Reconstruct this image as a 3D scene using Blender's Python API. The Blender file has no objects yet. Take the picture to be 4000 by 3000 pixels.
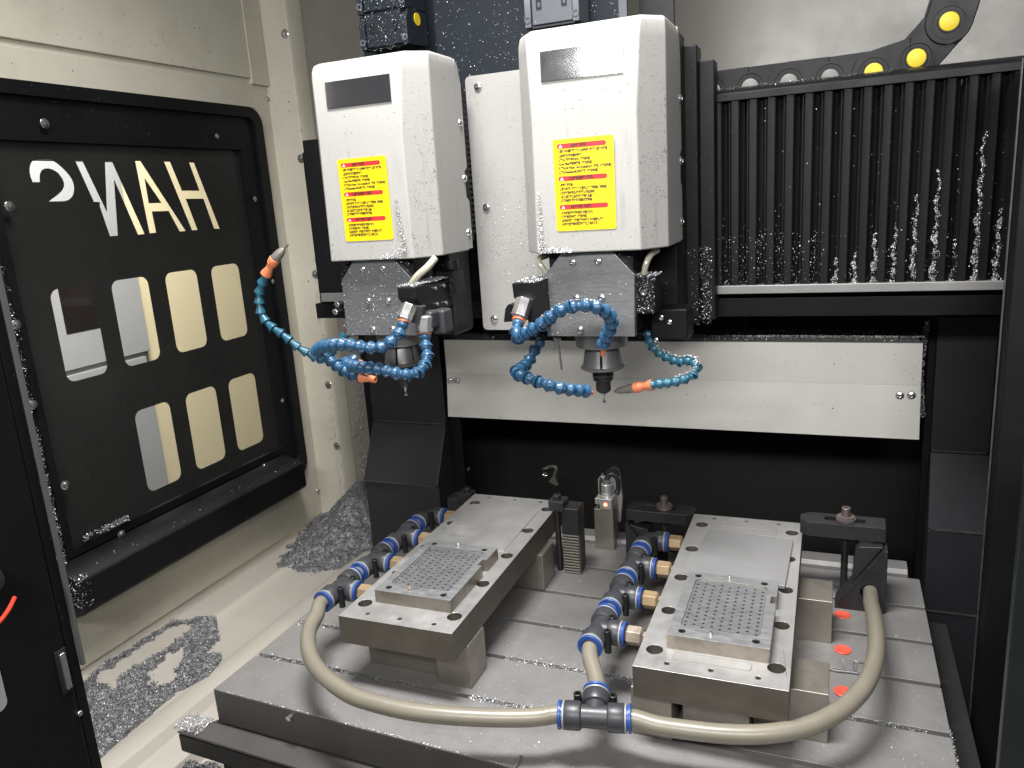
import bpy, math, random
import numpy as np
from mathutils import Vector, Matrix
from mathutils.geometry import tessellate_polygon
R = math.radians
random.seed(7); rng = np.random.default_rng(7)
S = 0.01                      # all building below is in centimetres
sc = bpy.context.scene
C = sc.collection

# ---------------------------------------------------------------- camera, world, lamps, exposure
cam = bpy.data.objects.new('camera', bpy.data.cameras.new('camera')); C.objects.link(cam)
cam.location = (0, 0, 0.5)
cam.rotation_euler = (1.33663396, 0.06544237, 0.38514591)
cam.data.sensor_width = 36; cam.data.lens = 27.406
cam.data.clip_start = 0.02; cam.data.clip_end = 50
sc.camera = cam
w = bpy.data.worlds.new('World'); sc.world = w; w.use_nodes = True
w.node_tree.nodes['Background'].inputs[0].default_value = (0.93, 0.96, 1.0, 1)
w.node_tree.nodes['Background'].inputs[1].default_value = 0.12
sc.view_settings.view_transform = 'Standard'; sc.view_settings.look = 'None'
sc.view_settings.exposure = 0.0; sc.view_settings.gamma = 1

def area(name, loc, target, sx, sy, power, col=(1, 1, 1), spread=180):
    l = bpy.data.lights.new(name, 'AREA'); l.shape = 'RECTANGLE'; l.size = sx*S; l.size_y = sy*S
    l.energy = power; l.color = col
    o = bpy.data.objects.new(name, l); C.objects.link(o)
    o.location = Vector(loc)*S
    l.spread = R(spread)
    o.rotation_euler = (Vector(target) - Vector(loc)).to_track_quat('-Z', 'Y').to_euler()
    return o
area('front_tube_lamp', (0, -40, 91), (-22, 95, 34), 114, 11, 9.2, (1.0, 0.985, 0.965), 120)
area('ceiling_lamp', (-30, 52, 130), (-30, 58, 0), 52, 22, 13.6, (1.0, 0.985, 0.97), 110)
area('added_cabinet_fill', (-104, 100, 112), (-164, 100, 30), 40, 20, 36.0, (1.0, 0.97, 0.92))  # unseen lamp added to brighten the cabinets beyond the window

# ---------------------------------------------------------------- materials
def mat(name, col, rough=.5, metal=0., var=.12, vscale=8, bump=0., bscale=150, coat=0., speck=0., speckcol=(.02,.02,.02),
        sscale=260, grime=0., grimecol=(.20,.15,.10), gscale=9, sss=0., spec=.5, streak=None, rvar=.15, drip=0.):
    m = bpy.data.materials.new(name); m.use_nodes = True
    t = m.node_tree; n = t.nodes; L = t.links; b = n['Principled BSDF']
    tc = n.new('ShaderNodeTexCoord')
    mp = n.new('ShaderNodeMapping'); L.new(tc.outputs['Object'], mp.inputs[0])
    if streak: mp.inputs['Scale'].default_value = streak
    def noise(s, d=4, r=.6, src=mp):
        x = n.new('ShaderNodeTexNoise'); x.inputs['Scale'].default_value = s; x.inputs['Detail'].default_value = d
        x.inputs['Roughness'].default_value = r; L.new(src.outputs[0], x.inputs['Vector']); return x
    def ramp(x, a, c, ca=(0,0,0,1), cc=(1,1,1,1)):
        r = n.new('ShaderNodeValToRGB'); r.color_ramp.elements[0].position = a; r.color_ramp.elements[1].position = c
        r.color_ramp.elements[0].color = ca; r.color_ramp.elements[1].color = cc; L.new(x, r.inputs[0]); return r
    def mix(f, a, c):
        x = n.new('ShaderNodeMix'); x.data_type = 'RGBA'
        if isinstance(f, float): x.inputs[0].default_value = f
        else: L.new(f, x.inputs[0])
        for k, v in ((6, a), (7, c)):
            if isinstance(v, tuple): x.inputs[k].default_value = v
            else: L.new(v, x.inputs[k])
        return x.outputs[2]
    v1 = noise(vscale)
    lo = tuple(c*(1-var) for c in col)+(1,); hi = tuple(min(1, c*(1+var)) for c in col)+(1,)
    out = ramp(v1.outputs[0], .3, .7, lo, hi).outputs[0]
    if grime:
        g = ramp(noise(gscale, 8, .7).outputs[0], .5, .78)
        mm = n.new('ShaderNodeMath'); mm.operation = 'MULTIPLY'; mm.inputs[1].default_value = grime; L.new(g.outputs[0], mm.inputs[0])
        out = mix(mm.outputs[0], out, grimecol+(1,))
    if drip:
        m2 = n.new('ShaderNodeMapping'); L.new(tc.outputs['Object'], m2.inputs[0]); m2.inputs['Scale'].default_value = (1, 1, .05)
        d1 = ramp(noise(130, 3, .6, m2).outputs[0], .56, .74); d2 = ramp(noise(14, 3, .6).outputs[0], .45, .62)
        mm = n.new('ShaderNodeMath'); mm.operation = 'MULTIPLY'; L.new(d1.outputs[0], mm.inputs[0]); L.new(d2.outputs[0], mm.inputs[1])
        m3 = n.new('ShaderNodeMath'); m3.operation = 'MULTIPLY'; m3.inputs[1].default_value = drip; L.new(mm.outputs[0], m3.inputs[0])
        out = mix(m3.outputs[0], out, (.16, .145, .12, 1))
    if speck:
        s = ramp(noise(sscale, 2, .5).outputs[0], .74-speck*.1, .76-speck*.1)
        out = mix(s.outputs[0], out, speckcol+(1,))
    L.new(out, b.inputs['Base Color'])
    rn = n.new('ShaderNodeMapRange'); L.new(noise(vscale*3, 6, .7).outputs[0], rn.inputs[0])
    rn.inputs[1].default_value = .3; rn.inputs[2].default_value = .7
    rn.inputs[3].default_value = max(.02, rough-rvar*rough); rn.inputs[4].default_value = min(1, rough+rvar*rough)
    L.new(rn.outputs[0], b.inputs['Roughness'])
    b.inputs['Metallic'].default_value = metal
    b.inputs['Specular IOR Level'].default_value = spec
    if coat: b.inputs['Coat Weight'].default_value = coat; b.inputs['Coat Roughness'].default_value = .08
    if sss:
        b.inputs['Subsurface Weight'].default_value = sss; b.inputs['Subsurface Radius'].default_value = (.008, .006, .003)
        b.inputs['Subsurface Scale'].default_value = .5
    if bump:
        bp = n.new('ShaderNodeBump'); bp.inputs['Strength'].default_value = bump; bp.inputs['Distance'].default_value = .0006
        L.new(noise(bscale, 3, .6).outputs[0], bp.inputs['Height']); L.new(bp.outputs[0], b.inputs['Normal'])
    return m
def emit(name, col, s):
    m = mat(name, col); b = m.node_tree.nodes['Principled BSDF']
    b.inputs['Emission Color'].default_value = col+(1,); b.inputs['Emission Strength'].default_value = s; return m

WHITE = mat('cream_enamel', (.72, .705, .66), .42, var=.035, grime=.16, grimecol=(.34,.30,.24), bump=.10, bscale=420, speck=.12, speckcol=(.12,.11,.10), sscale=300)
COVER = mat('cover_enamel', (.35, .344, .328), .5, spec=.25, drip=.35, var=.03, grime=.14, grimecol=(.36,.34,.30), bump=.28, bscale=650, speck=.25, speckcol=(.10,.10,.10), sscale=260)
WALL = mat('wall_enamel', (.58, .55, .455), .48, var=.05, grime=.30, grimecol=(.26,.22,.16), bump=.10, bscale=350, speck=.2, speckcol=(.08,.07,.06), sscale=190)
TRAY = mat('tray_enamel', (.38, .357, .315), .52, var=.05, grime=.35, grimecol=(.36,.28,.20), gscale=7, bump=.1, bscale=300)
BACKW = mat('back_wall_enamel', (.46, .44, .39), .30, var=.04, spec=.7, bump=.30, bscale=500, grime=.1)
BLACK = mat('black_enamel', (.0065, .0068, .008), .45, spec=.22, var=.3, bump=.15, bscale=500, speck=.05, speckcol=(.12,.12,.12), sscale=330)
BLACK2 = mat('black_textured_enamel', (.005, .0052, .0062), .5, spec=.22, var=.3, bump=.3, bscale=700, speck=.0, speckcol=(.1,.1,.1), sscale=350)
NAVY = mat('blue_black_sheet', (.014, .019, .026), .5, spec=.25, var=.25, bump=.15, speck=.12, speckcol=(.4,.42,.45), sscale=300)
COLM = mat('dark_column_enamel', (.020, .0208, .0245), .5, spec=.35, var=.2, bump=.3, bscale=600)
RUB = mat('bellows_fabric', (.0065, .0068, .008), .5, spec=.22, var=.3, bump=.2, speck=.0)
FILM = mat('window_film', (.019, .019, .0182), .28, var=.15)
STEEL = mat('ground_steel', (.56, .555, .545), .40, .75, var=.10, vscale=12, bump=.04, bscale=300, grime=.25, grimecol=(.25,.24,.22), rvar=.3)
STEELD = mat('plate_edge_steel', (.30, .275, .24), .42, .75, var=.12, vscale=20, grime=.35, grimecol=(.18,.16,.13), gscale=16, rvar=.3)
PERFM = mat('dark_milled_sheet', (.47, .475, .495), .36, .85, var=.15, vscale=30, streak=(1, 5, 1), rvar=.3)
SIDE = mat('brown_shaded_side', (.125, .110, .092), .46, .5, var=.2, vscale=18, grime=.4, grimecol=(.09,.075,.06), gscale=14)  # brown plate sides, their shade against the tops darkened into the colour
NOSEM = mat('grey_spindle_steel', (.20, .20, .20), .40, .6, var=.1)
STEELB = mat('bright_milled_steel', (.44, .445, .455), .42, .8, var=.12, vscale=26, streak=(1, 4, 1), grime=.2, grimecol=(.28,.28,.28), rvar=.3)
PLATEM = mat('spindle_plate_steel', (.30, .303, .308), .38, .75, var=.08, vscale=25, streak=(1, 1, 6), rvar=.2)
IRON = mat('table_cast_iron', (.218, .212, .207), .46, .3, var=.10, vscale=14, bump=.12, bscale=380, grime=.3, grimecol=(.11,.105,.10), speck=.2, speckcol=(.55,.55,.55), sscale=420, rvar=.2)
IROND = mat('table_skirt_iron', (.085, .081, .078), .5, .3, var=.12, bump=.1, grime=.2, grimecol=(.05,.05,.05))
RAILM = mat('grey_rail_aluminium', (.27, .265, .26), .42, .5, var=.05)
CLAMPM = mat('blackened_steel', (.034, .034, .036), .42, .5, var=.2, vscale=30, bump=.15, bscale=400, rvar=.3)
SCREW = mat('stainless_screw', (.62, .62, .62), .25, .95, var=.1, vscale=60)
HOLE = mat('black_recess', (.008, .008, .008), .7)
BLUE = mat('blue_hose_plastic', (.020, .074, .150), .34, var=.2, vscale=40, bump=.06, speck=.28, speckcol=(.5,.55,.6), sscale=260)
TEAL = mat('teal_hose_plastic', (.018, .095, .145), .36, var=.2, vscale=40, bump=.06, speck=.25, speckcol=(.5,.55,.6), sscale=260)
ORANGE = mat('orange_nozzle_plastic', (.66, .20, .09), .42, var=.15, vscale=50, bump=.08)
GREYTIP = mat('grey_nozzle_tip', (.20, .185, .16), .5, .4, var=.25, vscale=60, bump=.3)
FIT = mat('black_fitting_plastic', (.036, .037, .042), .40, var=.2, vscale=25, bump=.1, bscale=300)
PIN = mat('black_sleeve_plastic', (.012, .012, .013), .4)
COLLAR = mat('blue_release_collar', (.022, .065, .25), .35, var=.12, vscale=40)
GREYR = mat('grey_seal_ring', (.30, .31, .31), .45, .2)
TUBE = mat('amber_air_tube', (.185, .168, .132), .36, var=.10, vscale=14, sss=.1, coat=.1)
BRASS = mat('brass_nut', (.37, .27, .16), .48, .55, var=.15, vscale=60)
REDCAP = mat('red_plug', (.62, .085, .05), .45, var=.15, vscale=60)
YDISC = mat('yellow_disc', (.66, .50, .02), .5, var=.06)
GDISC = mat('grey_disc', (.16, .155, .145), .5, var=.1)
CHAINM = mat('cable_chain_plastic', (.009, .0092, .011), .45, spec=.22, var=.2, bump=.08)
CHAING = mat('grey_chain_plastic', (.10, .108, .125), .42, var=.15, bump=.08, speck=.2, speckcol=(.5,.5,.5))
GCHIP = mat('dull_grey_chips', (.20, .20, .208), .45, .6, var=.5, vscale=260)
CHIP = mat('aluminium_chips', (.48, .485, .50), .42, .7, var=.2, vscale=200)
CHIPBED = mat('packed_chips', (.20, .20, .208), .6, .35, var=.5, vscale=260, bump=1., bscale=420, speck=.8, speckcol=(.6,.6,.62), sscale=520)
EDGE = mat('worn_black_edge', (.045, .046, .05), .5, var=.4, vscale=60)
YELLOW = mat('yellow_label', (.74, .555, .004), .42, var=.02)
REDINK = mat('red_ink', (.70, .025, .03), .45)
INK = mat('black_ink', (.035, .025, .012), .5)
WINK = mat('white_ink', (.85, .83, .80), .5)
SHADEW = mat('shaded_corner_sheet', (.20, .19, .165), .5, var=.08, grime=.4, grimecol=(.10,.09,.08))  # rear left wall: shade behind the left head put into the colour
MIRROR = mat('polished_nameplate', (.66, .66, .665), .11, 1., var=.03, rvar=.2, speck=.15, speckcol=(.75,.75,.75), sscale=420)
CREAMOUT = mat('cream_cabinet_paint', (.66, .57, .38), .6, var=.01)
GREYOUT = mat('grey_cabinet_paint', (.30, .30, .315), .5, var=.02)
SEAM = mat('cabinet_seam', (.28, .28, .28), .6)
DARKRED = mat('dark_brown_glass', (.012, .0085, .0088), .3)
CORK = mat('clear_tube', (.40, .38, .30), .2, sss=.3, coat=.3)
RIM = mat('light_edge_strip', (.15, .15, .15), .4, .4)
LED = emit('red_led', (1.0, .10, .04), 6.0)
LEDC = emit('amber_led_core', (1.0, .55, .18), 9.0)
REDRING = mat('red_ring_plastic', (.85, .06, .03), .35)
def glass():
    m = bpy.data.materials.new('clear_pane'); m.use_nodes = True; t = m.node_tree; n = t.nodes; n.remove(n['Principled BSDF'])
    tr = n.new('ShaderNodeBsdfTransparent'); tr.inputs[0].default_value = (.93,.94,.93,1)
    gl = n.new('ShaderNodeBsdfGlossy'); gl.inputs['Roughness'].default_value = .06
    mx = n.new('ShaderNodeMixShader'); mx.inputs[0].default_value = .05
    t.links.new(tr.outputs[0], mx.inputs[1]); t.links.new(gl.outputs[0], mx.inputs[2]); t.links.new(mx.outputs[0], n['Material Output'].inputs[0])
    return m
PANE = glass()

# ---------------------------------------------------------------- mesh helpers (cm)
def V(*a): return Vector(a)
def frame(axis):
    a = Vector(axis).normalized()
    h = Vector((0, 0, 1)) if abs(a.z) < .9 else Vector((1, 0, 0))
    u = h.cross(a).normalized(); return u, a.cross(u), a
class MB:
    def __init__(s): s.v = []; s.f = []
    def add(s, vs, fs):
        k = len(s.v); s.v += [tuple(x) for x in vs]; s.f += [tuple(i+k for i in f) for f in fs]; return s
    def box(s, x0, x1, y0, y1, z0, z1):
        vs = [(x, y, z) for x in (x0, x1) for y in (y0, y1) for z in (z0, z1)]
        return s.add(vs, [(0,1,3,2),(4,6,7,5),(0,4,5,1),(2,3,7,6),(0,2,6,4),(1,5,7,3)])
    def hexa(s, b, t):                      # bottom quad, top quad
        return s.add(list(b)+list(t), [(3,2,1,0),(4,5,6,7),(0,1,5,4),(1,2,6,5),(2,3,7,6),(3,0,4,7)])
    def lathe(s, p, axis, prof, n=24, cap=True, ph=0.):
        u, v, a = frame(axis); p = Vector(p); k = len(s.v)
        for t, r in prof:
            for i in range(n):
                an = 2*math.pi*i/n+ph; s.v.append(tuple(p+a*t+(u*math.cos(an)+v*math.sin(an))*r))
        for j in range(len(prof)-1):
            for i in range(n):
                i2 = (i+1) % n; s.f.append((k+j*n+i, k+j*n+i2, k+(j+1)*n+i2, k+(j+1)*n+i))
        if cap:
            s.f.append(tuple(k+i for i in range(n))[::-1]); s.f.append(tuple(k+(len(prof)-1)*n+i for i in range(n)))
        return s
    def cyl(s, p0, p1, r, r1=None, n=20):
        d = Vector(p1)-Vector(p0); return s.lathe(p0, d, [(0, r), (d.length, r if r1 is None else r1)], n)
    def tube(s, path, r, n=14, rf=None):
        P = [Vector(x) for x in path]; k = len(s.v); u = None
        for i, p in enumerate(P):
            t = (P[min(i+1, len(P)-1)]-P[max(i-1, 0)]).normalized()
            if u is None: u = frame(t)[0]
            u = (u - t*u.dot(t)).normalized(); v = t.cross(u); rr = r if rf is None else r*rf(i/(len(P)-1))
            for j in range(n):
                an = 2*math.pi*j/n; s.v.append(tuple(p+(u*math.cos(an)+v*math.sin(an))*rr))
        for i in range(len(P)-1):
            for j in range(n):
                j2 = (j+1) % n; s.f.append((k+i*n+j, k+i*n+j2, k+(i+1)*n+j2, k+(i+1)*n+j))
        s.f.append(tuple(k+j for j in range(n))[::-1]); s.f.append(tuple(k+(len(P)-1)*n+j for j in range(n)))
        return s
    def prism(s, loop, a, b, axis='z', holes=()):
        """extrude 2D loop (with holes) from a to b; axis z: (x,y), y: (x,z), x: (y,z)"""
        def P(q, t):
            return (q[0], q[1], t) if axis == 'z' else (q[0], t, q[1]) if axis == 'y' else (t, q[0], q[1])
        loops = [list(loop)]+[list(h) for h in holes]
        tris = tessellate_polygon([[Vector((q[0], q[1], 0)) for q in l] for l in loops])
        flat = [q for l in loops for q in l]; k = len(s.v); N = len(flat)
        s.v += [P(q, a) for q in flat]+[P(q, b) for q in flat]
        for t in tris:
            s.f.append(tuple(k+i for i in t)); s.f.append(tuple(k+N+i for i in t[::-1]))
        o = k
        for l in loops:
            m = len(l)
            for i in range(m):
                j = (i+1) % m; s.f.append((o+i, o+j, o+N+j, o+N+i))
            o += m
        return s
def rect(x0, x1, y0, y1, r=0, n=5):
    if not r: return [(x0,y0),(x1,y0),(x1,y1),(x0,y1)]
    out = []
    for cx, cy, a0 in ((x1-r,y0+r,-90),(x1-r,y1-r,0),(x0+r,y1-r,90),(x0+r,y0+r,180)):
        for i in range(n+1):
            a = R(a0+90*i/n); out.append((cx+r*math.cos(a), cy+r*math.sin(a)))
    return out
def circ(x, y, r, n=20): return [(x+r*math.cos(2*math.pi*i/n), y+r*math.sin(2*math.pi*i/n)) for i in range(n)]
def spline(pts, step=.4):
    P = [Vector(p) for p in pts]; P = [P[0]*2-P[1]]+P+[P[-1]*2-P[-2]]; out = []
    for i in range(1, len(P)-2):
        a, b, c, d = P[i-1:i+3]; n = max(2, int((c-b).length/step))
        for k in range(n):
            t = k/n; out.append(.5*((2*b)+(c-a)*t+(2*a-5*b+4*c-d)*t*t+(3*b-3*c+d-a)*t**3))
    out.append(P[-2]); return out
ORG = {}
def link(o):
    C.objects.link(o); return o
def thing(name, label, cat, loc=(0,0,0), group=None, kind=None):
    o = link(bpy.data.objects.new(name, None)); o.empty_display_size = .02
    o.location = Vector(loc)*S; ORG[o.name] = Vector(loc)
    return props(o, label, cat, group, kind)
def props(o, label=None, cat=None, group=None, kind=None):
    for k, v in (('label', label), ('category', cat), ('group', group), ('kind', kind)):
        if v: o[k] = v
    return o
def mesh(name, mb, m, org=(0,0,0), ang=35, recalc=True):
    me = bpy.data.meshes.new(name); ox = Vector(org)
    me.from_pydata([tuple((Vector(v)-ox)*S) for v in mb.v], [], mb.f)
    if recalc:
        import bmesh
        bm = bmesh.new(); bm.from_mesh(me); bmesh.ops.recalc_face_normals(bm, faces=bm.faces); bm.to_mesh(me); bm.free()
    me.materials.append(m)
    if ang:
        me.polygons.foreach_set('use_smooth', [True]*len(me.polygons)); me.set_sharp_from_angle(angle=R(ang))
    me.update(); return me
def part(name, mb, m, parent=None, bev=0, ang=35, label=None, at=None, recalc=True):
    """one mesh object; parent: a thing or part; at: own origin in cm (world), else the thing's origin"""
    org = Vector(at) if at is not None else (ORG[parent.name] if parent else Vector((0,0,0)))
    me = mb if isinstance(mb, bpy.types.Mesh) else mesh(name, mb, m, org, ang, recalc)
    o = link(bpy.data.objects.new(name, me)); ORG[o.name] = org
    if parent: o.parent = parent; o.location = (org-ORG[parent.name])*S
    else: o.location = org*S
    if bev:
        b = o.modifiers.new('bevel', 'BEVEL'); b.width = bev*S; b.segments = 2; b.limit_method = 'ANGLE'; b.angle_limit = R(40); b.harden_normals = True
    if label: o['label'] = label
    return o
def copy_tree(o, dx, parent=None):
    c = o.copy(); link(c); c.parent = parent
    if parent is None: c.location = o.location+Vector(dx)*S
    ORG[c.name] = ORG.get(o.name, Vector())+Vector(dx)
    for ch in list(o.children): copy_tree(ch, dx, c)
    return c
# shared little hardware
_m = {}
def head_mesh(kind):
    if kind in _m: return _m[kind]
    mb = MB()
    if kind == 'dome':   mb.lathe((0,0,0), (0,0,1), [(0,.42),(.06,.44),(.2,.38),(.29,.2),(.29,.17),(.12,.14)], 18)
    if kind == 'cap':    mb.lathe((0,0,0), (0,0,1), [(0,.5),(.42,.5),(.5,.44),(.5,.25),(.2,.22)], 18)
    if kind == 'pan':    mb.lathe((0,0,0), (0,0,1), [(0,.6),(.05,.62),(.10,.55),(.12,.38),(.3,.3),(.36,.12)], 18)
    _m[kind] = mesh(kind+'_screw_head', mb, SCREW); return _m[kind]
def screw(parent, p, n, kind='dome', s=1., name='screw', m=None):
    o = link(bpy.data.objects.new(name, head_mesh(kind))); o.parent = parent
    o.location = (Vector(p)-ORG[parent.name])*S; o.scale = (s, s, s)
    o.rotation_euler = Vector(n).to_track_quat('Z', 'Y').to_euler(); return o
def flakes(P, N, size, flat=.5, name='chips', label=None, cat='metal chips', m=None, var=.6):
    """thin curled cuttings: P (n,3) cm, N (3,) or (n,3) surface normal"""
    P = np.asarray(P, float); n = len(P); N = np.broadcast_to(np.asarray(N, float), (n, 3))
    r = rng.normal(size=(n, 3)); u = r - N*(r*N).sum(1, keepdims=True)*flat; u /= np.linalg.norm(u, axis=1, keepdims=True)
    r2 = rng.normal(size=(n, 3))*.45+N; v = np.cross(u, r2); v /= np.linalg.norm(v, axis=1, keepdims=True)
    k = np.cross(u, v); k *= np.sign((k*N).sum(1, keepdims=True)+1e-9)
    l = size*(1-var*rng.random((n, 1))); wd = l*(.25+.35*rng.random((n, 1))); h = l*.25*rng.random((n, 1))
    P = P+N*.04
    vs = np.stack([P-u*l/2-v*wd/2, P-u*l/2+v*wd/2, P+k*h-v*wd/2, P+k*h+v*wd/2, P+u*l/2-v*wd/2, P+u*l/2+v*wd/2], 1).reshape(-1, 3)*S
    b = (np.arange(n)*6)[:, None]; f = np.concatenate([b+[0,1,3,2], b+[2,3,5,4]], 1).reshape(-1)
    me = bpy.data.meshes.new(name); me.vertices.add(n*6); me.vertices.foreach_set('co', vs.ravel())
    me.loops.add(len(f)); me.loops.foreach_set('vertex_index', f); me.polygons.add(n*2)
    me.polygons.foreach_set('loop_start', np.arange(n*2)*4)
    me.update(calc_edges=True); me.materials.append(m or CHIP)
    o = link(bpy.data.objects.new(name, me)); return props(o, label, cat, None, 'stuff')
def inpoly(P, poly):
    x, y = P[:, 0], P[:, 1]; ins = np.zeros(len(P), bool); n = len(poly)
    for i in range(n):
        x1, y1 = poly[i]; x2, y2 = poly[(i+1) % n]
        c = ((y1 > y) != (y2 > y)) & (x < (x2-x1)*(y-y1)/((y2-y1)+1e-12)+x1); ins ^= c
    return ins

# ---------------------------------------------------------------- the setting: tray, back walls, opening
def struct(name, mb, m, label, cat='wall', bev=0, ang=35):
    o = part(name, mb, m, None, bev, ang); return props(o, label, cat, None, 'structure')
# tray: a folded sheet, profile in x,z swept along y
prof = [(-97,-9.9),(-77.6,-10),(-76.6,-9.6),(-75.8,-9.2),(-73.6,-9.1),(-73,-9.3),(-72.2,-10.4),(-69.4,-10.7),(-68.6,-11.0),(-68.0,-12.6),(-64.8,-12.8),(-64.2,-14.2),(-58,-14.4),(-50,-40),(40,-40)]
mb = MB(); ys = [0, 125]; k = len(prof)
mb.add([(x, y, z) for y in ys for x, z in prof], [(i, i+1, k+i+1, k+i) for i in range(k-1)])
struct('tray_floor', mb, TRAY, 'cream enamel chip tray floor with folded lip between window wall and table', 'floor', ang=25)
struct('back_wall', MB().box(-97, 90, 150, 152, -40, 150), BACKW, 'cream back wall of the machine enclosure behind the cable chain')
struct('left_back_wall', MB().box(-100, -76, 126, 127, -14, 120), SHADEW, 'cream sheet wall at the rear left corner, shade put into its colour', 'wall')
# left enclosure wall with window
lw = thing('window_wall', 'cream sheet metal side wall on the left around the black framed window', 'wall', (-95, 92, -9.4))
part('lower_panel', MB().box(-96, -95, 20, 121.2, -9.4, .6), WALL, lw, .05)
part('upper_panel', MB().box(-96, -95, 20, 121.2, 68.2, 72.2), WALL, lw, .05)
part('rear_strip', MB().box(-96, -95, 117.4, 121.2, .6, 68.2), WALL, lw)
part('hood_panel', MB().box(-96.2, -94.6, 20, 116.8, 73.1, 110), WALL, lw, .15)
part('hood_seam', MB().box(-96.2, -95.1, 20, 118.8, 72.2, 73.1), WALL, lw)
part('corner_post', MB().prism([(-95,121.2),(-94.2,121.6),(-89.6,122),(-89.2,122.6),(-89.2,126),(-96.5,126),(-96.5,121.2)], -10, 120), WALL, lw, .1)
part('hood_post', MB().box(-95.6, -94.4, 116.8, 121.2, 72.2, 110), WALL, lw, .1)
for p in ((-95.00,120.99,70.05), (-95.00,120.65,-4.55)): screw(lw, p, (1,0,0), 'dome', 1.1)
for p in ((-90.31,122.00,80.49), (-90.16,122.00,59.42), (-90.10,122.00,38.52), (-90.31,122.00,17.16), (-90.04,122.00,4.74)): screw(lw, p, (0,-1,0), 'pan', 1.3)
# window: frame, film with cut-outs, pane
win = thing('machine_window', 'black framed window with mirrored HANS lettering and rounded clear slots in its dark film', 'window', (-95, 92, 1))
outer = rect(58, 117.4, .6, 68.2, 3.0, 6)
part('outer_frame', MB().prism(outer, -96.2, -93.9, 'x', [rect(64, 115.4, 3.6, 66.4, 1.8)]), BLACK, win, .25)
part('inner_frame', MB().prism(rect(63.8, 115.6, 3.4, 66.6, 1.8), -95.6, -94.6, 'x', [rect(66.4, 112.6, 7.2, 61.3, .3)]), BLACK, win, .3)
part('recess_lip', MB().prism(rect(65.9, 113.2, 6.6, 61.8, .3), -95.9, -94.35, 'x', [rect(67.0, 111.4, 7.8, 61.0, .2)]), BLACK2, win, .2)
Lp = lambda y, z: (y, z)
H_ = [(99.88,58.81), (100.97,58.82), (104.51,48.22), (103.18,48.30), (101.80,53.17), (98.03,53.27), (99.52,48.33), (98.27,48.35), (94.78,58.88), (96.03,58.85), (97.52,54.50), (101.21,54.44)]
A_ = [(89.32,58.86), (90.32,58.88), (96.96,48.32), (95.65,48.33), (94.10,51.54), (90.89,51.59), (91.02,48.44), (89.71,48.42)]
A_h = [(90.56,56.41), (92.95,52.77), (90.57,52.79)]
N_ = [(84.04,58.73), (85.27,58.75), (88.81,48.38), (87.55,48.37), (85.06,56.19), (84.02,48.46), (82.63,48.48), (81.85,52.64), (81.98,53.21), (81.02,53.29), (79.29,58.76), (80.43,58.78), (82.87,51.90)]
S_ = [(73.10,58.76), (75.52,58.89), (76.53,58.39), (77.67,57.31), (78.38,56.21), (78.40,55.10), (78.02,54.22), (76.95,53.47), (74.20,53.53), (76.33,54.70), (76.98,55.56), (76.84,56.44), (76.27,57.26), (75.27,57.73), (74.33,57.68), (73.74,57.08), (73.50,55.98), (72.48,55.99), (72.28,56.87), (72.47,57.91)]
def soften(P, keep=55, it=2):
    for _ in range(it):
        Q = []
        for i in range(len(P)):
            a, b, c = (Vector(P[i-1]), Vector(P[i]), Vector(P[(i+1) % len(P)]))
            if math.degrees((b-a).angle(c-b)) > keep: Q.append(tuple(b))
            else: Q += [tuple(b.lerp(a, .22)), tuple(b.lerp(c, .22))]
        P = Q
    return P
S_ = soften(S_)
cells = [rect(y, y+6.6, 29.7, 42.25, 1.25) for y in (71.7, 81.3, 91.2, 101.0)]+[rect(y, y+6.75, 10.2, 22.95, 1.25) for y in (81.2, 91.2, 100.95)]
film = [H_, A_, N_, S_]+cells
part('film', MB().prism(rect(66.0, 112.9, 6.8, 61.6), -95.30, -95.22, 'x', film), FILM, win, ang=0)
part('letter_counter', MB().prism(A_h, -95.30, -95.22, 'x'), FILM, win, ang=0)
part('clear_pane', MB().box(-95.6, -95.4, 66.0, 112.9, 6.8, 61.6), PANE, win, ang=0)
part('sill', MB().prism([(-95,6.2),(-94.2,6.4),(-90.4,5.2),(-90,4.9),(-90,.6),(-90.5,.1),(-95,-1.6)], 63.6, 111.4, 'y'), BLACK2, win, .25)
part('sill_trough', MB().box(-95.0, -93.4, 62, 113.5, 1.5, 3.2), HOLE, win)
for p in ((-94.00,74.80,63.17), (-94.00,105.58,62.93), (-94.00,67.80,53.06), (-94.00,112.65,52.78), (-94.00,65.47,38.76), (-94.00,65.37,28.46), (-94.00,67.39,16.83), (-94.00,74.29,6.69), (-94.00,105.31,6.25), (-94.00,112.54,16.39), (-94.00,114.37,38.23)): screw(win, p, (1,0,0), 'pan', 1.0 if p[1] < 90 else .7)
# what stands outside the window
co = thing('cream_cabinet', 'pale cream cabinet seen through the window slots behind the letters H and A', 'cabinet', (-162, 150, -60))
part('cabinet_front', MB().box(-166, -162, 60, 260, -60, 120), CREAMOUT, co, .2)
go = thing('grey_cabinet', 'light grey cabinet with a dark glass door seen through the left window slots', 'cabinet', (-160, 120, -60))
e0 = (-160.00,144.43,18.86); e1_ = (-160.00,143.35,15.14); q0 = (-160.00,146.18,55.58); g0 = (-160.00,122.27,26.87); g1 = (-160.00,132.28,26.04); gl_ = (-160.00,137.03,18.59); gm_ = (-160.00,136.78,17.45); tp_ = (-160.00,125.04,64.43)
part('upper_door', MB().box(-161.9, -159.6, 60, e0[1], gl_[2], tp_[2]), GREYOUT, go, .15)
part('lower_door', MB().box(-161.9, -159.6, 60, e1_[1]-.6, -60, gm_[2]), GREYOUT, go, .15)
part('top_panel', MB().box(-161.9, -159.8, 60, q0[1]+1, tp_[2]+.7, 110), GREYOUT, go, .15)
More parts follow.
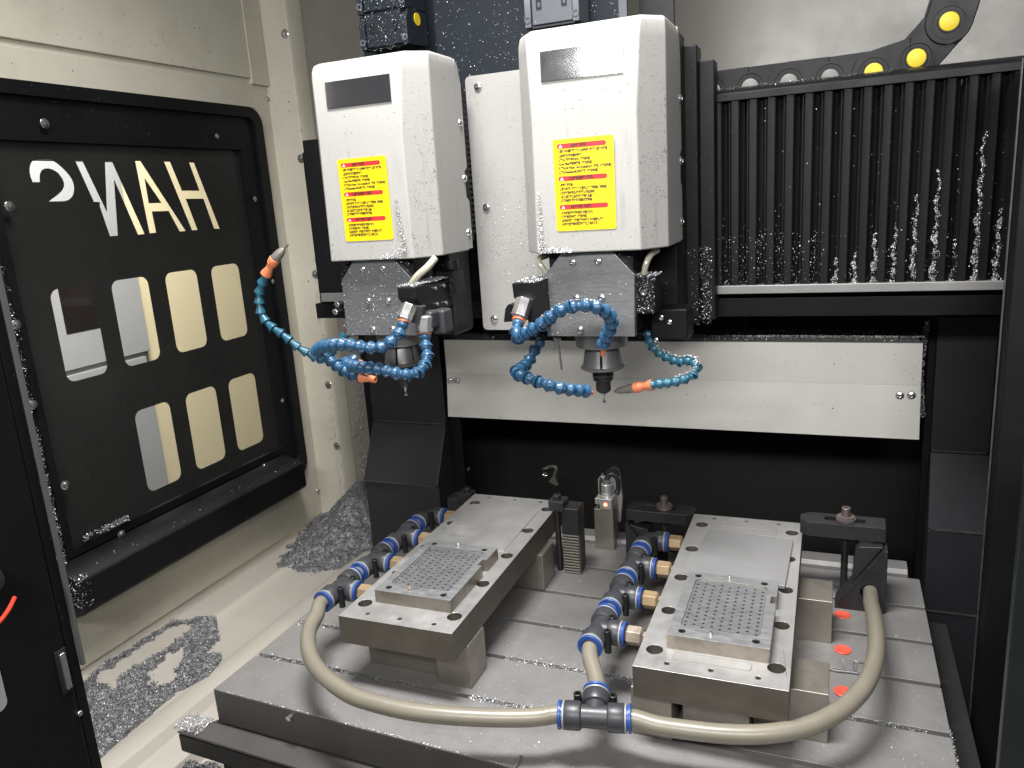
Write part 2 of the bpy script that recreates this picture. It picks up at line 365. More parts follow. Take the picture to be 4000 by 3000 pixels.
part('door_gap', MB().box(-161.9, -160.4, 60, e0[1]-.3, gm_[2], gl_[2]), SEAM, go)
part('glass_panel', MB().box(-160.2, -159.4, g0[1], g1[1]+.6, g0[2], g0[2]+18), DARKRED, go)

# opening of the portal behind the table
col = thing('portal_frame', 'black machine portal with rounded opening behind the table', 'frame', (-24, 112, -10))
part('upright_sheet', MB().prism([(-76.5,-30),(40,-30),(40,40),(-76.5,40)], 113.5, 114.5, 'y', [rect(-58, 11.6, -24, 33.6, 2.2, 6)]), BLACK2, col)
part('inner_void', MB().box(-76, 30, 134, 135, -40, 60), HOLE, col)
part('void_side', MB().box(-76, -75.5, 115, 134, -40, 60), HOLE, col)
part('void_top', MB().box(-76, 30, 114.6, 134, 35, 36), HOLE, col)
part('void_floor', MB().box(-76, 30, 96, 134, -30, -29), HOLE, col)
part('grey_housing', MB().box(-24, -12.6, 124, 133, 24, 34), COLM, col, .2)
def colcover(name, x0, x1, label, ztop, slab):
    t = thing(name, label, 'cover', ((x0+x1)/2, 110, -25))
    # stepped telescopic guard sheets, each leaning slightly and lapping the next
    for (z0, z1, y0, y1) in slab:
        part('guard_sheet', MB().hexa([(x0,y0,z0),(x1,y0,z0),(x1,113.4,z0),(x0,113.4,z0)], [(x0,y1,z1),(x1,y1,z1),(x1,113.4,z1),(x0,113.4,z1)]), COLM, t, .12)
        part('lap_edge', MB().box(x0+.2, x1-.3, y0-.12, y0+.1, z0-.12, z0+.1), EDGE, t)
    return t
colcover('column_guard', -74.6, -60.2, 'dark stepped sheet guard on the left column beside the chip pile', 36, [(13.6,34,112.4,112.4),(4.2,13.4,107.4,112.2),(-25,4.0,107.8,107.9)])
colcover('column_guard', 12.4, 19.2, 'dark stepped sheet guard on the right column beside the table', 34, [(13.6,31.6,112.3,112.3),(3.5,13.4,109.4,112.0),(-8.2,3.3,109.0,109.4),(-30,-8.4,108.4,109.0)])
# cream way cover panel
wp = thing('way_cover', 'long cream folded sheet cover with hinged top across the portal opening', 'cover', (-24, 110, 15.6))
part('lower_face', MB().hexa([(-58.4,109.9,15.7),(10.8,109.9,15.7),(10.8,110.2,15.7),(-58.4,110.2,15.7)], [(-58.2,110.35,22.9),(10.7,110.35,22.9),(10.7,110.65,22.9),(-58.2,110.65,22.9)]), WHITE, wp, .06)
part('upper_face', MB().hexa([(-58.2,110.35,22.9),(10.7,110.35,22.9),(10.7,110.65,22.9),(-58.2,110.65,22.9)], [(-57.9,109.8,28.6),(10.6,109.8,28.6),(10.6,110.1,28.6),(-57.9,110.1,28.6)]), WHITE, wp, .06)
part('top_flange', MB().hexa([(-57.9,109.9,28.4),(10.6,109.9,28.4),(9.4,113.4,29.2),(-56.6,113.4,29.2)], [(-57.9,109.9,28.65),(10.6,109.9,28.65),(9.4,113.4,29.5),(-56.6,113.4,29.5)]), RAILM, wp)
for i in range(22): part('hinge_knuckle', MB().cyl((-56+i*3.05,111.5,29.15),(-53.15+i*3.05,111.5,29.15),.22,n=8), SCREW, wp)
for p in ((8.27,110.20,21.58), (9.62,110.20,21.63), (-57.54,110.20,21.73), (-56.28,110.20,21.76)): screw(wp, p, (0,-1,0), 'dome', 1.25)
# gantry beam with bellows
gb = thing('gantry_beam', 'black gantry beam with pleated bellows between upper and lower rails', 'beam', (-24, 98, 36))
part('beam_core', MB().box(-74, 26, 100.6, 112, 36.2, 58.6), BLACK2, gb)
part('beam_underside', MB().box(-74, 22, 99.2, 113.3, 33.9, 36.2), BLACK2, gb, .1)
part('upper_rail', MB().prism([(97.4,59.2),(97.4,60.0),(97.7,60.3),(100.4,60.9),(100.4,59.2)], -14.4, 22, 'x'), BLACK, gb, .06)
part('lower_rail', MB().box(-14.2, 22, 97.3, 99, 36.95, 37.95), RAILM, gb, .08)
part('lower_rail', MB().box(-71.4, -55, 97.3, 99, 36.7, 38.0), RAILM, gb, .08)
pl = MB().prism([(-1,.9),(-.72,.45),(-.70,.36),(-.62,.38),(-.42,.04),(-.40,-.04),(-.35,-.02),(.34,.06),(.38,-.02),(.43,.0),(.55,.5),(.80,.8),(1,.9),(1,1.5),(-1,1.5)], 0, 21.3)
plm = mesh('pleat', MB().add(pl.v, pl.f), RUB, (0,0,0), 50)
for i in range(18):
    part('pleat', plm, None, gb, at=(-15.2+i*1.995, 97.7+.06*math.sin(i*2.1), 37.95)).rotation_euler.z = R(random.uniform(-2.5, 2.5))
part('left_cover_plate', MB().box(-71.4, -55, 97.4, 98.6, 38.0, 60), BLACK, gb, .1)
part('carriage_strip', MB().box(-17.4, -14.9, 93.8, 97.0, 34.0, 65.2), BLACK, gb, .15)
part('carriage_strip', MB().box(-14.9, -13.2, 95.2, 98.0, 34.2, 63.6), BLACK, gb, .15)
# side guard on the right (dark jamb)
jb = thing('right_jamb', 'black vertical door jamb along the right side of the machine', 'jamb', (18, 86, -40))
part('jamb_sheet', MB().prism([(14.9,86),(15.3,84.9),(40,78),(40,95),(26,99),(17.4,99)], -45, 59.3), BLACK2, jb, .12)
part('jamb_edge', MB().box(14.80, 14.92, 85.8, 86.1, -45, 59.1), EDGE, jb)
part('glazing_strip', MB().box((12.54,60.00,19.46)[0], 30, 60, 61, -30, 34), mat('dark_green_glass', (.010,.014,.013), .3, var=.3), jb, .1)
# cable chain lying on the gantry
cc = thing('cable_chain', 'black cable chain with round link discs curling up behind the bellows rail', 'cable chain', (3, 102, 60.8))
ctr = [(-18.6,60.75),(-14.2,60.78),(-9.9,60.82),(-5.6,60.85),(-1.2,60.85),(3.3,60.95),(7.5,61.9),(10.45,65.2),(11.6,69.6),(11.9,74.2),(11.2,78.6)]
for i in range(len(ctr)-1):
    (x0,z0),(x1,z1) = ctr[i],ctr[i+1]; dx,dz = x1-x0,z1-z0; L = math.hypot(dx,dz); c,s = dx/L,dz/L; r = 2.3
    def tr(u,v): return (x0+u*c-v*s, z0+u*s+v*c)
    loop = [tr(math.cos(R(a))*r, math.sin(R(a))*r) for a in range(90,271,20)]+[tr(L*.42,-r),tr(L-r*.55,-r*.98),tr(L-r*.25,0),tr(L-r*.05,r*1.0),tr(L*.42,r)]
    lk = part('link', MB().prism(loop, 101.0 if i%2 else 101.25, 107, 'y'), CHAINM, cc, .12)
    part('pivot_ring', MB().lathe((x0,101.2,z0),(0,-1,0),[(0,1.75),(.28,1.75),(.28,1.55),(.16,1.5),(.16,1.15),(.30,1.1)],28), CHAINM, lk)
    part('disc', MB().lathe((x0,101.0,z0),(0,-1,0),[(0,.95),(.16,.95),(.2,.88)],24), YDISC if i >= 5 else GDISC, lk, label='yellow link disc' if i>=5 else 'grey link disc')
# dark sheet and vertical chains above the heads
sb = thing('rear_slide_plate', 'blue black sheet behind and above the two spindle heads, dusted with chips', 'panel', (-42, 102, 60))
part('slide_sheet', MB().box(-51.0, -24.9, 102.0, 102.6, 58, 110), NAVY, sb, .1)
part('slide_recess', MB().box(-64, -50.6, 104.5, 105, 58, 110), NAVY, sb)
part('edge_strip', MB().box(-25.5, -24.5, 101.6, 102.2, 58, 110), RAILM if 0 else CHAING, sb)
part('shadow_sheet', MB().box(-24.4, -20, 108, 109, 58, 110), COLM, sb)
def zchain(x0, x1, y0, y1, z0, m, label, disc):
    t = thing('vertical_cable_chain', label, 'cable chain', ((x0+x1)/2, y0, z0))
    for i in range(6):
        z = z0+i*4.4
        part('link_plate', MB().box(x0+.9, x1-.9, y0, y0+.6, z+.25, z+4.3), m, t, .1)
        part('link_body', MB().box(x0+.5, x1-.5, y0+.5, y1, z, z+4.4), m, t)
        for sx in (x0, x1-.8):
            lg = part('side_link', MB().prism([(y0-.25,z),(y0-.25,z+3.2),(y0+.5,z+4.6),(y1,z+4.6),(y1,z+.4),(y0+1,z)], sx, sx+.8, 'x'), m, t, .08)
            part('link_eye', MB().lathe((sx+.4,y0-.2,z+.9),(0,-1,0),[(0,.42),(.14,.42),(.14,.24),(.02,.22)],14), CHAING, lg)
            if disc: part('disc', MB().lathe((sx+(.8 if sx>x0 else 0),(y0+y1)/2,z+3.4),(1,0,0),[(0,.8),(.1,.8)],20), YDISC, lg)
        for sx in (x0+1.5, x1-2.2): part('clip', MB().prism(rect(sx, sx+.65, z+2.0, z+3.1), y0-.14, y0, 'y', [rect(sx+.15, sx+.5, z+2.2, z+2.9)]), PIN, t)
    return t
zchain(-35.9, -29.0, 96.6, 100.5, 70.0, CHAING, 'grey cable chain rising above the right spindle head', False)
zchain(-59.4, -52.2, 96.6, 102.0, 70.4, NAVY, 'blue black cable chain with yellow disc rising above the left spindle head', True)
# cream plate between the heads
mp = thing('mounting_plate', 'cream mounting plate with screws and chip dust between the two spindle heads', 'panel', (-38, 95, 33))
part('plate_sheet', MB().prism(rect(-43.9, -17.2, 32.9, 65.2, .6), 95.0, 95.4, 'y'), COVER, mp, .05)
for p in ((-42.14,95.00,63.88), (-42.12,95.00,49.07), (-42.17,95.00,34.42)): screw(mp, p, (0,-1,0), 'dome', 1.2)

# ---------------------------------------------------------------- spindle heads
LABEL = [ # (text, u0, u1, v) of body lines; v down from the top of the label
 ('1.请注意不要把异物进入主轴内部和夹头及注意污染', .09,.90,.13), ('2.主轴螺钉帽不要拧得过紧', .09,.50,.178), ('3.确认清除空压机水分（每日检查）.', .09,.65,.222),
 ('4.Line Filter是否有异常（每日检查）.', .09,.68,.265), ('5.确认Air Purge（0.4~0.6kgf/cm²）设置（每日检查）', .09,.96,.309), ('6.确认Regulator水分的清除（每日检查）.', .09,.77,.354),
 ('1.时时清扫机器', .09,.31,.492), ('2.导轨与滚珠丝杆清洗过后涂上适当润滑油（专用油）.', .09,.90,.536), ('3.机械使用中防止切削液进入防尘罩内.', .09,.67,.579),
 ('4.加工后清扫工具尽可能使用吸尘器', .09,.62,.622), ('5.断开电源清扫注意不要损坏限位器', .09,.62,.664),
 ('1.把冷却温度设定在周围环境温度+5℃.', .09,.63,.800), ('2.确定有无冷却液（每月检查）.', .09,.55,.842), ('3.补充冷却液（使用指定冷却液）时不要混入异物.', .09,.81,.884), ('4.冷却装置使用时泵满开关应选择自动状态.', .09,.70,.925)]
BARS = [(.052,.098,'主轴注意事项',.30,.57), (.402,.448,'机器设备保养注意事项',.24,.66), (.713,.760,'冷却装置注意事项',.25,.61)]
def text_mesh(txt, width, height):
    cu = bpy.data.curves.new('t', 'FONT'); cu.body = txt; cu.size = 1; cu.resolution_u = 2; cu.offset = .06
    o = bpy.data.objects.new('t', cu); C.objects.link(o)
    dg = bpy.context.evaluated_depsgraph_get(); me = bpy.data.meshes.new_from_object(o.evaluated_get(dg))
    bpy.data.objects.remove(o); bpy.data.curves.remove(cu)
    n = len(me.vertices); a = np.zeros(n*3); me.vertices.foreach_get('co', a); a = a.reshape(-1, 3)
    x0, x1 = a[:,0].min(), a[:,0].max(); k = width/(x1-x0)
    out = np.zeros_like(a); out[:,0] = (a[:,0]-x0)*k; out[:,2] = a[:,1]*height
    me.vertices.foreach_set('co', (out*S).ravel()); me.materials.clear(); me.materials.append(INK); me.update(); return me
TM = {}
def warning_label(parent, x0, x1, z0, z1, y):
    W_, H__ = x1-x0, z1-z0
    lb = part('warning_label', MB().prism(rect(x0, x1, z0, z1, .22, 4), y, y-.05, 'y'), YELLOW, parent, ang=0, label='yellow warning label with three red headings')
    def tx(txt, u0, u1, v, hh, nm, yy):
        if txt not in TM: TM[txt] = text_mesh(txt, (u1-u0)*W_, hh)
        o = link(bpy.data.objects.new(nm, TM[txt])); o.parent = lb; ORG[o.name] = ORG[lb.name]
        o.location = (Vector((x0+u0*W_, yy, z1-v*H__))-ORG[lb.name])*S
    for t, u0, u1, v in LABEL: tx(t, u0, u1, v+.013, .31, 'text_line', y-.06)
    for v0, v1, t, a, b in BARS:
        part('red_heading', MB().prism(rect(x0+.07*W_, x0+.88*W_, z1-v1*H__-.02, z1-v0*H__+.03, .22, 5), y-.05, y-.062, 'y'), REDINK, lb, ang=0)
        tx(t, a, b, v1-.007, .40, 'text_line', y-.075)
        cx, cz = x0+.13*W_, z1-(v0+v1)/2*H__
        part('warning_triangle', MB().prism([(cx-.19,cz-.15),(cx+.19,cz-.15),(cx,cz+.17)], y-.062, y-.07, 'y'), WINK, lb, ang=0)
        part('exclamation_mark', MB().prism(rect(cx-.022, cx+.022, cz-.04, cz+.08), y-.07, y-.076, 'y').prism(rect(cx-.022, cx+.022, cz-.11, cz-.07), y-.07, y-.076, 'y'), REDINK, lb, ang=0)
def nose(t, x, y, ext):
    part('spindle_body', MB().lathe((x,y,36),(0,0,-1),[(0,2.9),(2.5,2.9),(2.7,2.8),(2.75,1.9)],40), NOSEM, t, .05)
    sk = []
    for k in range(6):                       # slotted skirt: six segments with gaps
        a0, a1 = R(k*60+4-18), R(k*60+56-18)
        mb = MB(); n = 8; pr = [(1.75,33.4),(1.98,32.6),(2.12,31.6),(2.25,31.05)]
        vs = []; 
        for r_, z_ in pr+[(r_-.25, z_) for r_, z_ in pr[::-1]]:
            for i in range(n+1): a = a0+(a1-a0)*i/n; vs.append((x+r_*math.cos(a), y+r_*math.sin(a), z_))
        m_ = n+1; fs = []
        for j in range(8):
            j2 = (j+1) % 8
            for i in range(n): fs.append((j*m_+i, j*m_+i+1, j2*m_+i+1, j2*m_+i))
        fs += [tuple(j*m_ for j in range(8)), tuple(j*m_+n for j in range(8))[::-1]]
        part('skirt_segment', mb.add(vs, fs), NOSEM, t)
    part('flange', MB().lathe((x,y,31.05),(0,0,-1),[(0,2.25),(.12,2.45),(.30,2.45),(.5,2.0),(.55,1.3)],40), NOSEM, t)
    part('inner_sleeve', MB().cyl((x,y,34),(x,y,30.5),1.6,n=28), HOLE, t)
    part('tool_holder', MB().lathe((x,y,30.5),(0,0,-1),[(0,1.15),(.28,1.18),(.3,.95),(.5,.95),(.52,1.2),(.78,1.2),(.8,.92),(1.0,.92),(1.02,1.1),(1.2,1.1),(1.22,.8),(1.5,.8),(1.55,.86),(2.3,.86),(2.5,.72),(2.7,.45)],32), CLAMPM, t)
    part('cutter', MB().lathe((x,y,27.9),(0,0,-1),[(0,.2),(.45,.19),(.7,.09),(1.0,.09),(1.05,.2),(1.2,.21),(1.32,.12)],14), SCREW, t)
def head(dx, name_label, warn, plate_y=79.):
    cx = -23.55+dx
    t = thing('spindle_head', name_label, 'spindle head', (cx, 83, 30), 'engraving spindle heads of the machine')
    # cover: chamfered box with rounded top, built in rings (x half width, chamfer, front y)
    rings = [(44.1,5.5,7.7,77.8),(57.5,5.4,7.7,78.0),(64.2,5.75,7.7,78.5),(65.2,5.8,7.68,78.7),(65.9,5.75,7.6,79.1),(66.25,5.6,7.45,79.9),(66.45,5.4,7.2,81.3)]
    vs, fs = [], []
    for z, a, b, y in rings:
        zt = z
        vs += [(cx-b,88,zt+(.0 if z<66 else 0)),(cx-b,81.1+(y-78)*.5,zt),(cx-a,y,zt),(cx+a,y,zt),(cx+b,81.1+(y-78)*.5,zt),(cx+b,88,zt)]
    for j in range(len(rings)-1):
        for i in range(5): fs.append((j*6+i, j*6+i+1, (j+1)*6+i+1, (j+1)*6+i))
    k = (len(rings)-1)*6; fs.append(tuple(k+i for i in range(6))); fs.append((0,1,2,3,4,5))
    o = part('cover', MB().add(vs, fs), COVER, t, .45, ang=22); o.modifiers['bevel'].angle_limit = R(25); o.modifiers['bevel'].segments = 3
    part('cover_side', MB().prism([(87.9,44.3),(89.2,44.3),(89.2,50),(88.5,50.5),(88.5,53.5),(89.2,54),(89.2,63.5),(88.6,65.6),(87.9,66.2)], cx+7.45, cx+7.65, 'x'), COVER, t)
    nx = cx-4.2 if not dx else cx-3.9
    part('name_plate', MB().hexa([(nx,78.14,61.05),(nx+8.35,78.14,61.05),(nx+8.35,78.4,61.05),(nx,78.4,61.05)], [(nx,78.24,63.9),(nx+8.35,78.24,63.9),(nx+8.35,78.6,63.9),(nx,78.6,63.9)]), MIRROR, t, .0, label='polished metal name plate')
    warning_label(t, *warn, 77.82)
    for z in (59.1, 52.7, 46.3): screw(t, (cx+7.65, 88.2, z), (1,0,0), 'dome', 1.1)
    # octagonal plate
    X = cx-.45
    part('front_plate', MB().prism([(X-4.9,35.1),(X+4.8,35.1),(X+4.95,41.6),(X+2.75,43.95),(X-2.9,43.95),(X-4.8,41.7)], 79, 79.9, 'y'), PLATEM, t, .06)
    part('carriage_block', MB().box(X-4.6, X+4.7, 79.9, 84.5, 35.4, 44.0), BLACK, t, .2)
    part('motor_housing', MB().cyl((X, 84.5, 52),(X, 84.5, 35.6), 4.3, n=32), BLACK, t)
    for p in ((X-1.6,79,43.0),(X+1.15,79,43.0),(X-1.35,79,39.2),(X+1.4,79,39.2),(X-1.1,79,35.75),(X+1.6,79,35.8)): screw(t, p, (0,-1,0), 'dome', .95)
    nose(t, X, 83.2, 0)
    return t, cx, X
hr, cxr, Xr = head(0, 'right spindle head with cream cover, shining name plate and steel plate under it', (-26.75,-20.45,46.35,55.4))
hl, cxl, Xl = head(-25.93, 'left spindle head with cream cover, dark looking name plate and chip covered steel plate', (-52.6,-46.25,46.35,55.5))
# carriages behind the heads
part('carriage', MB().box(-31.5, -16.2, 88.0, 93.8, 33.6, 66.2), BLACK, hr, .3)
part('carriage', MB().prism(rect(-60.5, -44.6, 33.2, 66.0, .8), 88.5, 93.5, 'y'), BLACK, hl, .3)
part('side_plate', MB().box(-47.9, -44.5, 87.6, 88.5, 33.6, 44.2), COLM, hl, .2)
part('bellows_strip', MB().box(-45.2, -43.4, 88.5, 93.2, 45, 64.5), RUB, hl)
for i in range(26): part('bellows_fold', MB().box(-45.4, -43.2, 88.0, 93.4, 46+i*.7, 46.35+i*.7), RUB, hl)
# extra small parts on each head
part('chip_guard_block', MB().box(-19.3, -17.2, 80, 83, 37.35, 41.2), BLACK, hr, .12)
screw(hr, (-18.3,80,39.6), (0,-1,0), 'cap', .7, m=None)
part('sensor_plate', MB().box(-18.6, -14.6, 84, 88, 33.8, 37.2), BLACK, hr, .2)
for x, zz in ((-16.9,37.5),(-16.0,37.0),(-17.5,35.0)): screw(hr, (x-.5,83.95,zz-1.2), (0,-1,0), 'dome', .7)
part('drain_pipe', MB().cyl(((-28.86,82.00,34.32)), ((-28.89,82.00,33.39)), .42, .3, 12).cyl(((-28.70,82.00,33.53)), ((-28.48,82.00,30.65)), .13, n=10), SCREW, hr)
def clear_tube(parent, pts, r=.32, m=CORK): return part('coolant_tube', MB().tube(spline(pts), r, 10), m, parent)
clear_tube(hr, [(-29.08,81.00,43.68), (-29.66,80.00,43.48), (-29.55,79.60,42.90), (-28.95,79.80,41.99), (-28.80,80.20,41.19)])
clear_tube(hr, [(-17.23,82.00,43.73), (-17.76,81.00,43.36), (-18.15,80.50,42.47), (-18.42,80.50,41.40)])
clear_tube(hl, [(-42.35,80.00,43.90), (-42.95,79.00,42.97), (-43.97,78.50,42.13), (-44.82,78.50,41.23)], .42)
part('hydraulic_fitting', MB().cyl(((-42.41,84.00,42.29)), ((-42.46,84.00,43.39)), .9, n=16).box(-43.9,-41.8,83.4,86,39.4,42.0), BLACK, hl, .1)
for u in ((1640,490),(1720,455),(1655,655),(1730,620)): pass
# coolant manifolds
man = thing('coolant_manifold', 'black coolant block with silver hex nut at the left of the right spindle plate', 'manifold', (-30.5,77,38))
part('block', MB().prism([(-31.1,41.35),(-28.5,41.4),(-28.35,36.2),(-29.6,36.2),(-29.5,38.6),(-30.2,39.2),(-31.0,39.9)], 75.2, 81, 'y'), BLACK, man, .15)
part('foot', MB().prism([(-33.3,36.9),(-29.8,37.2),(-29.8,38.9),(-32.6,38.9),(-33.0,38.4)], 77.3, 80.5, 'y'), BLACK, man, .15)
part('hex_nut', MB().lathe((-29.74,75.20,39.76), Vector((-30.14,74.00,37.77))-Vector((-29.74,75.20,39.76)), [(0,.6),(.12,.92),(2.0,.92),(2.15,.75)], 6, ph=.3), SCREW, man, .05, ang=25)
man2 = thing('coolant_manifold', 'long black coolant block with two nuts at the right of the left spindle plate', 'manifold', (-43.5,80,38))
part('block', MB().prism([(75,41.2),(75,40.0),(76.6,38.5),(83.2,37.9),(83.4,40.9)], -44.8, -42.5, 'x'), BLACK, man2, .12)
part('tail_disc', MB().cyl((-43.6,83.3,39.4),(-43.6,84.8,39.4),1.5,n=20), BLACK, man2, .1)
for y, z in ((79.5,40.5),(81.6,40.55),(79.6,38.7),(81.8,38.5)): screw(man2, (-42.48,y,z), (1,0,0), 'cap', .42)
part('elbow_block', MB().box(-43.2,-41.5,76.4,78.4,36.3,38.3), FIT, man2, .35)
part('elbow_block', MB().box(-42.6,-40.9,78.2,80.4,35.4,38.2), FIT, man2, .35)
for a, b, m_ in (((-43.36,75.00,39.33), (-43.71,74.00,37.88), SCREW), ((-42.36,76.50,37.92), (-42.59,76.50,35.95), STEEL)):
    part('hex_nut', MB().lathe(a, Vector(b)-Vector(a), [(0,.6),(.12,.88),(1.8,.88),(1.95,.7)], 6, ph=.3), m_, man2, .05, ang=25)
part('hose_plug', MB().cyl(((-42.76,76.00,39.17)), ((-43.41,76.00,37.22)), .8, n=6), FIT, man2, .05)
bt = thing('bolt_pair', 'two stainless hex bolts left of the left spindle plate', 'bolts', (-60.97,86.00,37.27))
for a in ((-60.79,86.00,37.88), (-61.21,86.00,36.88)): 
    part('bolt', MB().lathe((a[0],a[1],a[2]), (0,1,0), [(0,.35),(.05,.42),(.8,.42),(.82,.3),(4,.3)], 6), SCREW, bt)

# ---------------------------------------------------------------- segmented coolant hoses
def seg_mesh(kind, m):
    key = kind+m.name
    if key in _m: return _m[key]
    if kind == 'ball': pr = [(0,.40),(.03,.50),(.16,.575),(.30,.59),(.44,.53),(.55,.44),(.64,.415),(.72,.45),(.98,.665),(1.03,.70),(1.15,.71),(1.16,.62),(1.02,.58)]
    if kind == 'cone': pr = [(0,.22),(.04,.27),(.25,.29),(.55,.36),(.90,.49),(1.0,.50),(1.03,.45),(.96,.40)]
    me = mesh('hose_segment', MB().lathe((0,0,0),(0,0,1),pr,20,cap=True), m, (0,0,0), 50)
    _m[key] = me; return me
def loc_hose(label, pts, kind, m, tip, group='segmented coolant hoses', pitch=1.0, s=1., ring=True, flip=False, sched=None):
    P = spline(pts, .08); t = thing('coolant_hose', label, 'coolant hose', P[0], group)
    acc = [0]; 
    for a, b in zip(P, P[1:]): acc.append(acc[-1]+(b-a).length)
    tl = sum(x[1] for x in tip); Lb = acc[-1]-tl
    def pos(d):
        d = max(0, min(acc[-1], d)); i = int(np.searchsorted(acc, d)); i = max(1, min(i, len(P)-1))
        f = (d-acc[i-1])/max(1e-6, acc[i]-acc[i-1]); return P[i-1].lerp(P[i], f)
    n = max(1, round(Lb/pitch)); st = Lb/n
    for i in range(n):
        a, b = pos(i*st), pos((i+1)*st); d = (a-b) if flip else (b-a)
        o = link(bpy.data.objects.new('segment', seg_mesh(kind, m))); o.parent = t
        o.location = ((b if flip else a)-P[0])*S; o.scale = (s, s, st); o.rotation_euler = d.to_track_quat('Z', 'Y').to_euler()
        o.rotation_euler.rotate_axis('Z', random.random()*6)
    if ring: part('hose_clip', MB().lathe(P[0], P[0]-pos(.4), [(-.05,.66),(.0,.72),(.12,.72),(.14,.60),(.26,.60),(.28,.72),(.42,.70),(.44,.5)], 12), ORANGE, t, ang=30)
    d = Lb
    for kd, ln, r0, r1 in tip:
        a, b = pos(d), pos(d+ln); ax = b-a
        if kd == 'orange':   part('nozzle', MB().lathe(a, ax, [(0,r0*.85),(.1,r0),(.3,r0),(ln*.4,r0*.72),(ln*.62,r1*1.05),(ln,r1),(ln+.01,r1*.6),(ln-.3,r1*.55)], 20), ORANGE, t)
        if kd == 'waist':    part('orange_connector', MB().lathe(a, ax, [(0,r0),(.25,r0),(ln*.40,r0*.66),(ln*.52,r0*.68),(ln*.72,r0*.95),(ln*.74,r0*.8),(ln*.80,r0*.8),(ln*.82,r0),(ln*.96,r0*.98),(ln,r0*.7)], 18), ORANGE, t)
        if kd == 'grey':     part('nozzle_tip', MB().lathe(a, ax, [(0,r0),(ln*.42,r0*.9),(ln*.62,r0*.62),(ln*.72,r1),(ln,r1*.9)], 14), GREYTIP, t)
        if kd == 'bullet':   part('nozzle_tip', MB().lathe(a, ax, [(0,r0),(ln*.35,r0*.95),(ln*.4,r0*.85),(ln*.75,r0*.7),(ln,r1)], 14), GREYTIP, t)
        d += ln
    return t, P
h1, P1 = loc_hose('blue hose arching over the right steel plate to an orange nozzle pointing down', [(-30.15,74.00,37.59), (-30.14,73.20,36.83), (-29.49,72.00,36.21), (-28.19,71.20,36.95), (-26.70,70.60,37.64), (-25.43,70.20,38.50), (-24.14,70.00,39.31), (-22.74,70.00,39.69), (-21.67,70.60,39.64), (-20.83,71.60,39.26), (-20.33,73.00,38.48), (-20.37,74.30,37.46), (-20.95,75.40,36.33), (-21.69,76.40,35.30), (-22.05,77.00,34.46), (-22.32,77.60,33.37)], 'ball', BLUE, [('orange',1.75,.6,.26)], pitch=1.27, s=1.03)
h2, P2 = loc_hose('blue hose bending below the right head towards the cutter with short orange tip', [(-29.94,80.00,34.43), (-30.26,79.50,34.07), (-30.60,79.00,33.32), (-30.90,78.20,32.51), (-30.94,76.50,32.17), (-31.03,74.50,32.05), (-29.76,73.40,31.88), (-28.46,73.00,31.60), (-27.47,73.00,31.26), (-26.44,73.60,30.81), (-25.54,74.60,30.34), (-24.86,75.60,30.01), (-24.42,76.60,29.73), (-23.82,78.00,29.11)], 'ball', BLUE, [('orange',1.2,.62,.25)], pitch=1.24, s=1.03, ring=False)
h3, P3 = loc_hose('thin teal hose dusted with chips on the right with orange joint and grey tip', [(-19.23,85.00,34.47), (-18.98,84.50,33.91), (-18.47,84.00,33.03), (-17.54,83.50,32.37), (-16.44,83.00,31.97), (-15.35,82.50,31.71), (-14.28,82.00,31.97), (-13.30,81.20,31.85), (-13.12,80.40,31.16), (-13.83,80.00,30.62), (-14.80,80.00,30.22), (-15.81,80.20,29.95), (-17.01,80.60,29.69), (-19.29,81.20,29.15), (-22.44,82.00,28.30)], 'ball', TEAL, [('waist',2.3,.62,.5),('bullet',2.6,.52,.12)], pitch=.98, s=.80, ring=False)
h4, P4 = loc_hose('thick blue hose looping left below the left head to an orange nozzle', [(-43.75,74.00,37.56), (-43.90,73.60,36.73), (-44.65,73.00,35.80), (-45.53,72.60,35.10), (-46.91,72.40,34.93), (-48.12,72.20,35.02), (-49.60,72.20,35.24), (-51.11,72.40,35.28), (-52.97,73.00,35.05), (-55.02,74.00,34.59), (-56.75,75.20,33.70), (-56.22,75.60,32.99), (-54.82,75.40,32.63), (-53.66,75.00,31.97), (-52.46,74.80,31.49), (-51.02,74.60,31.15), (-48.57,74.60,30.73)], 'ball', BLUE, [('orange',2.1,.72,.4)], pitch=1.25, s=1.12)
h5, P5 = loc_hose('thick blue hose dropping from the left block and sweeping left past the cutter', [(-42.62,76.50,35.75), (-42.55,76.20,34.94), (-42.18,75.80,33.83), (-41.99,75.00,32.94), (-42.11,74.00,32.17), (-43.02,73.20,31.81), (-44.25,72.80,31.94), (-45.69,72.80,32.24), (-47.29,73.00,32.42), (-49.07,73.40,32.39), (-51.14,74.40,32.26), (-53.32,76.00,32.25), (-53.26,77.40,32.29), (-52.60,78.20,31.92)], 'ball', BLUE, [('orange',1.2,.6,.28)], pitch=1.25, s=1.12)
h6, P6 = loc_hose('thin blue cone hose curling up on the left to a pointed grey tip', [(-55.88,80.00,34.98), (-56.15,79.60,34.18), (-57.58,79.20,32.93), (-58.46,78.60,32.31), (-59.22,78.00,32.43), (-59.87,77.40,33.20), (-60.52,77.00,33.78), (-61.14,76.60,34.51), (-61.96,76.40,35.40), (-62.83,76.20,36.08), (-63.77,76.00,36.80), (-64.58,76.00,37.69), (-64.94,76.00,38.70), (-64.86,76.00,39.83), (-64.69,76.00,40.82), (-64.08,76.00,41.93), (-63.33,76.00,42.96), (-62.31,76.00,44.38), (-60.95,76.20,45.34), (-59.83,76.40,46.44)], 'cone', TEAL, [('waist',2.5,.68,.6),('grey',2.5,.60,.17)], pitch=1.22, s=1.26, ring=False, flip=True)

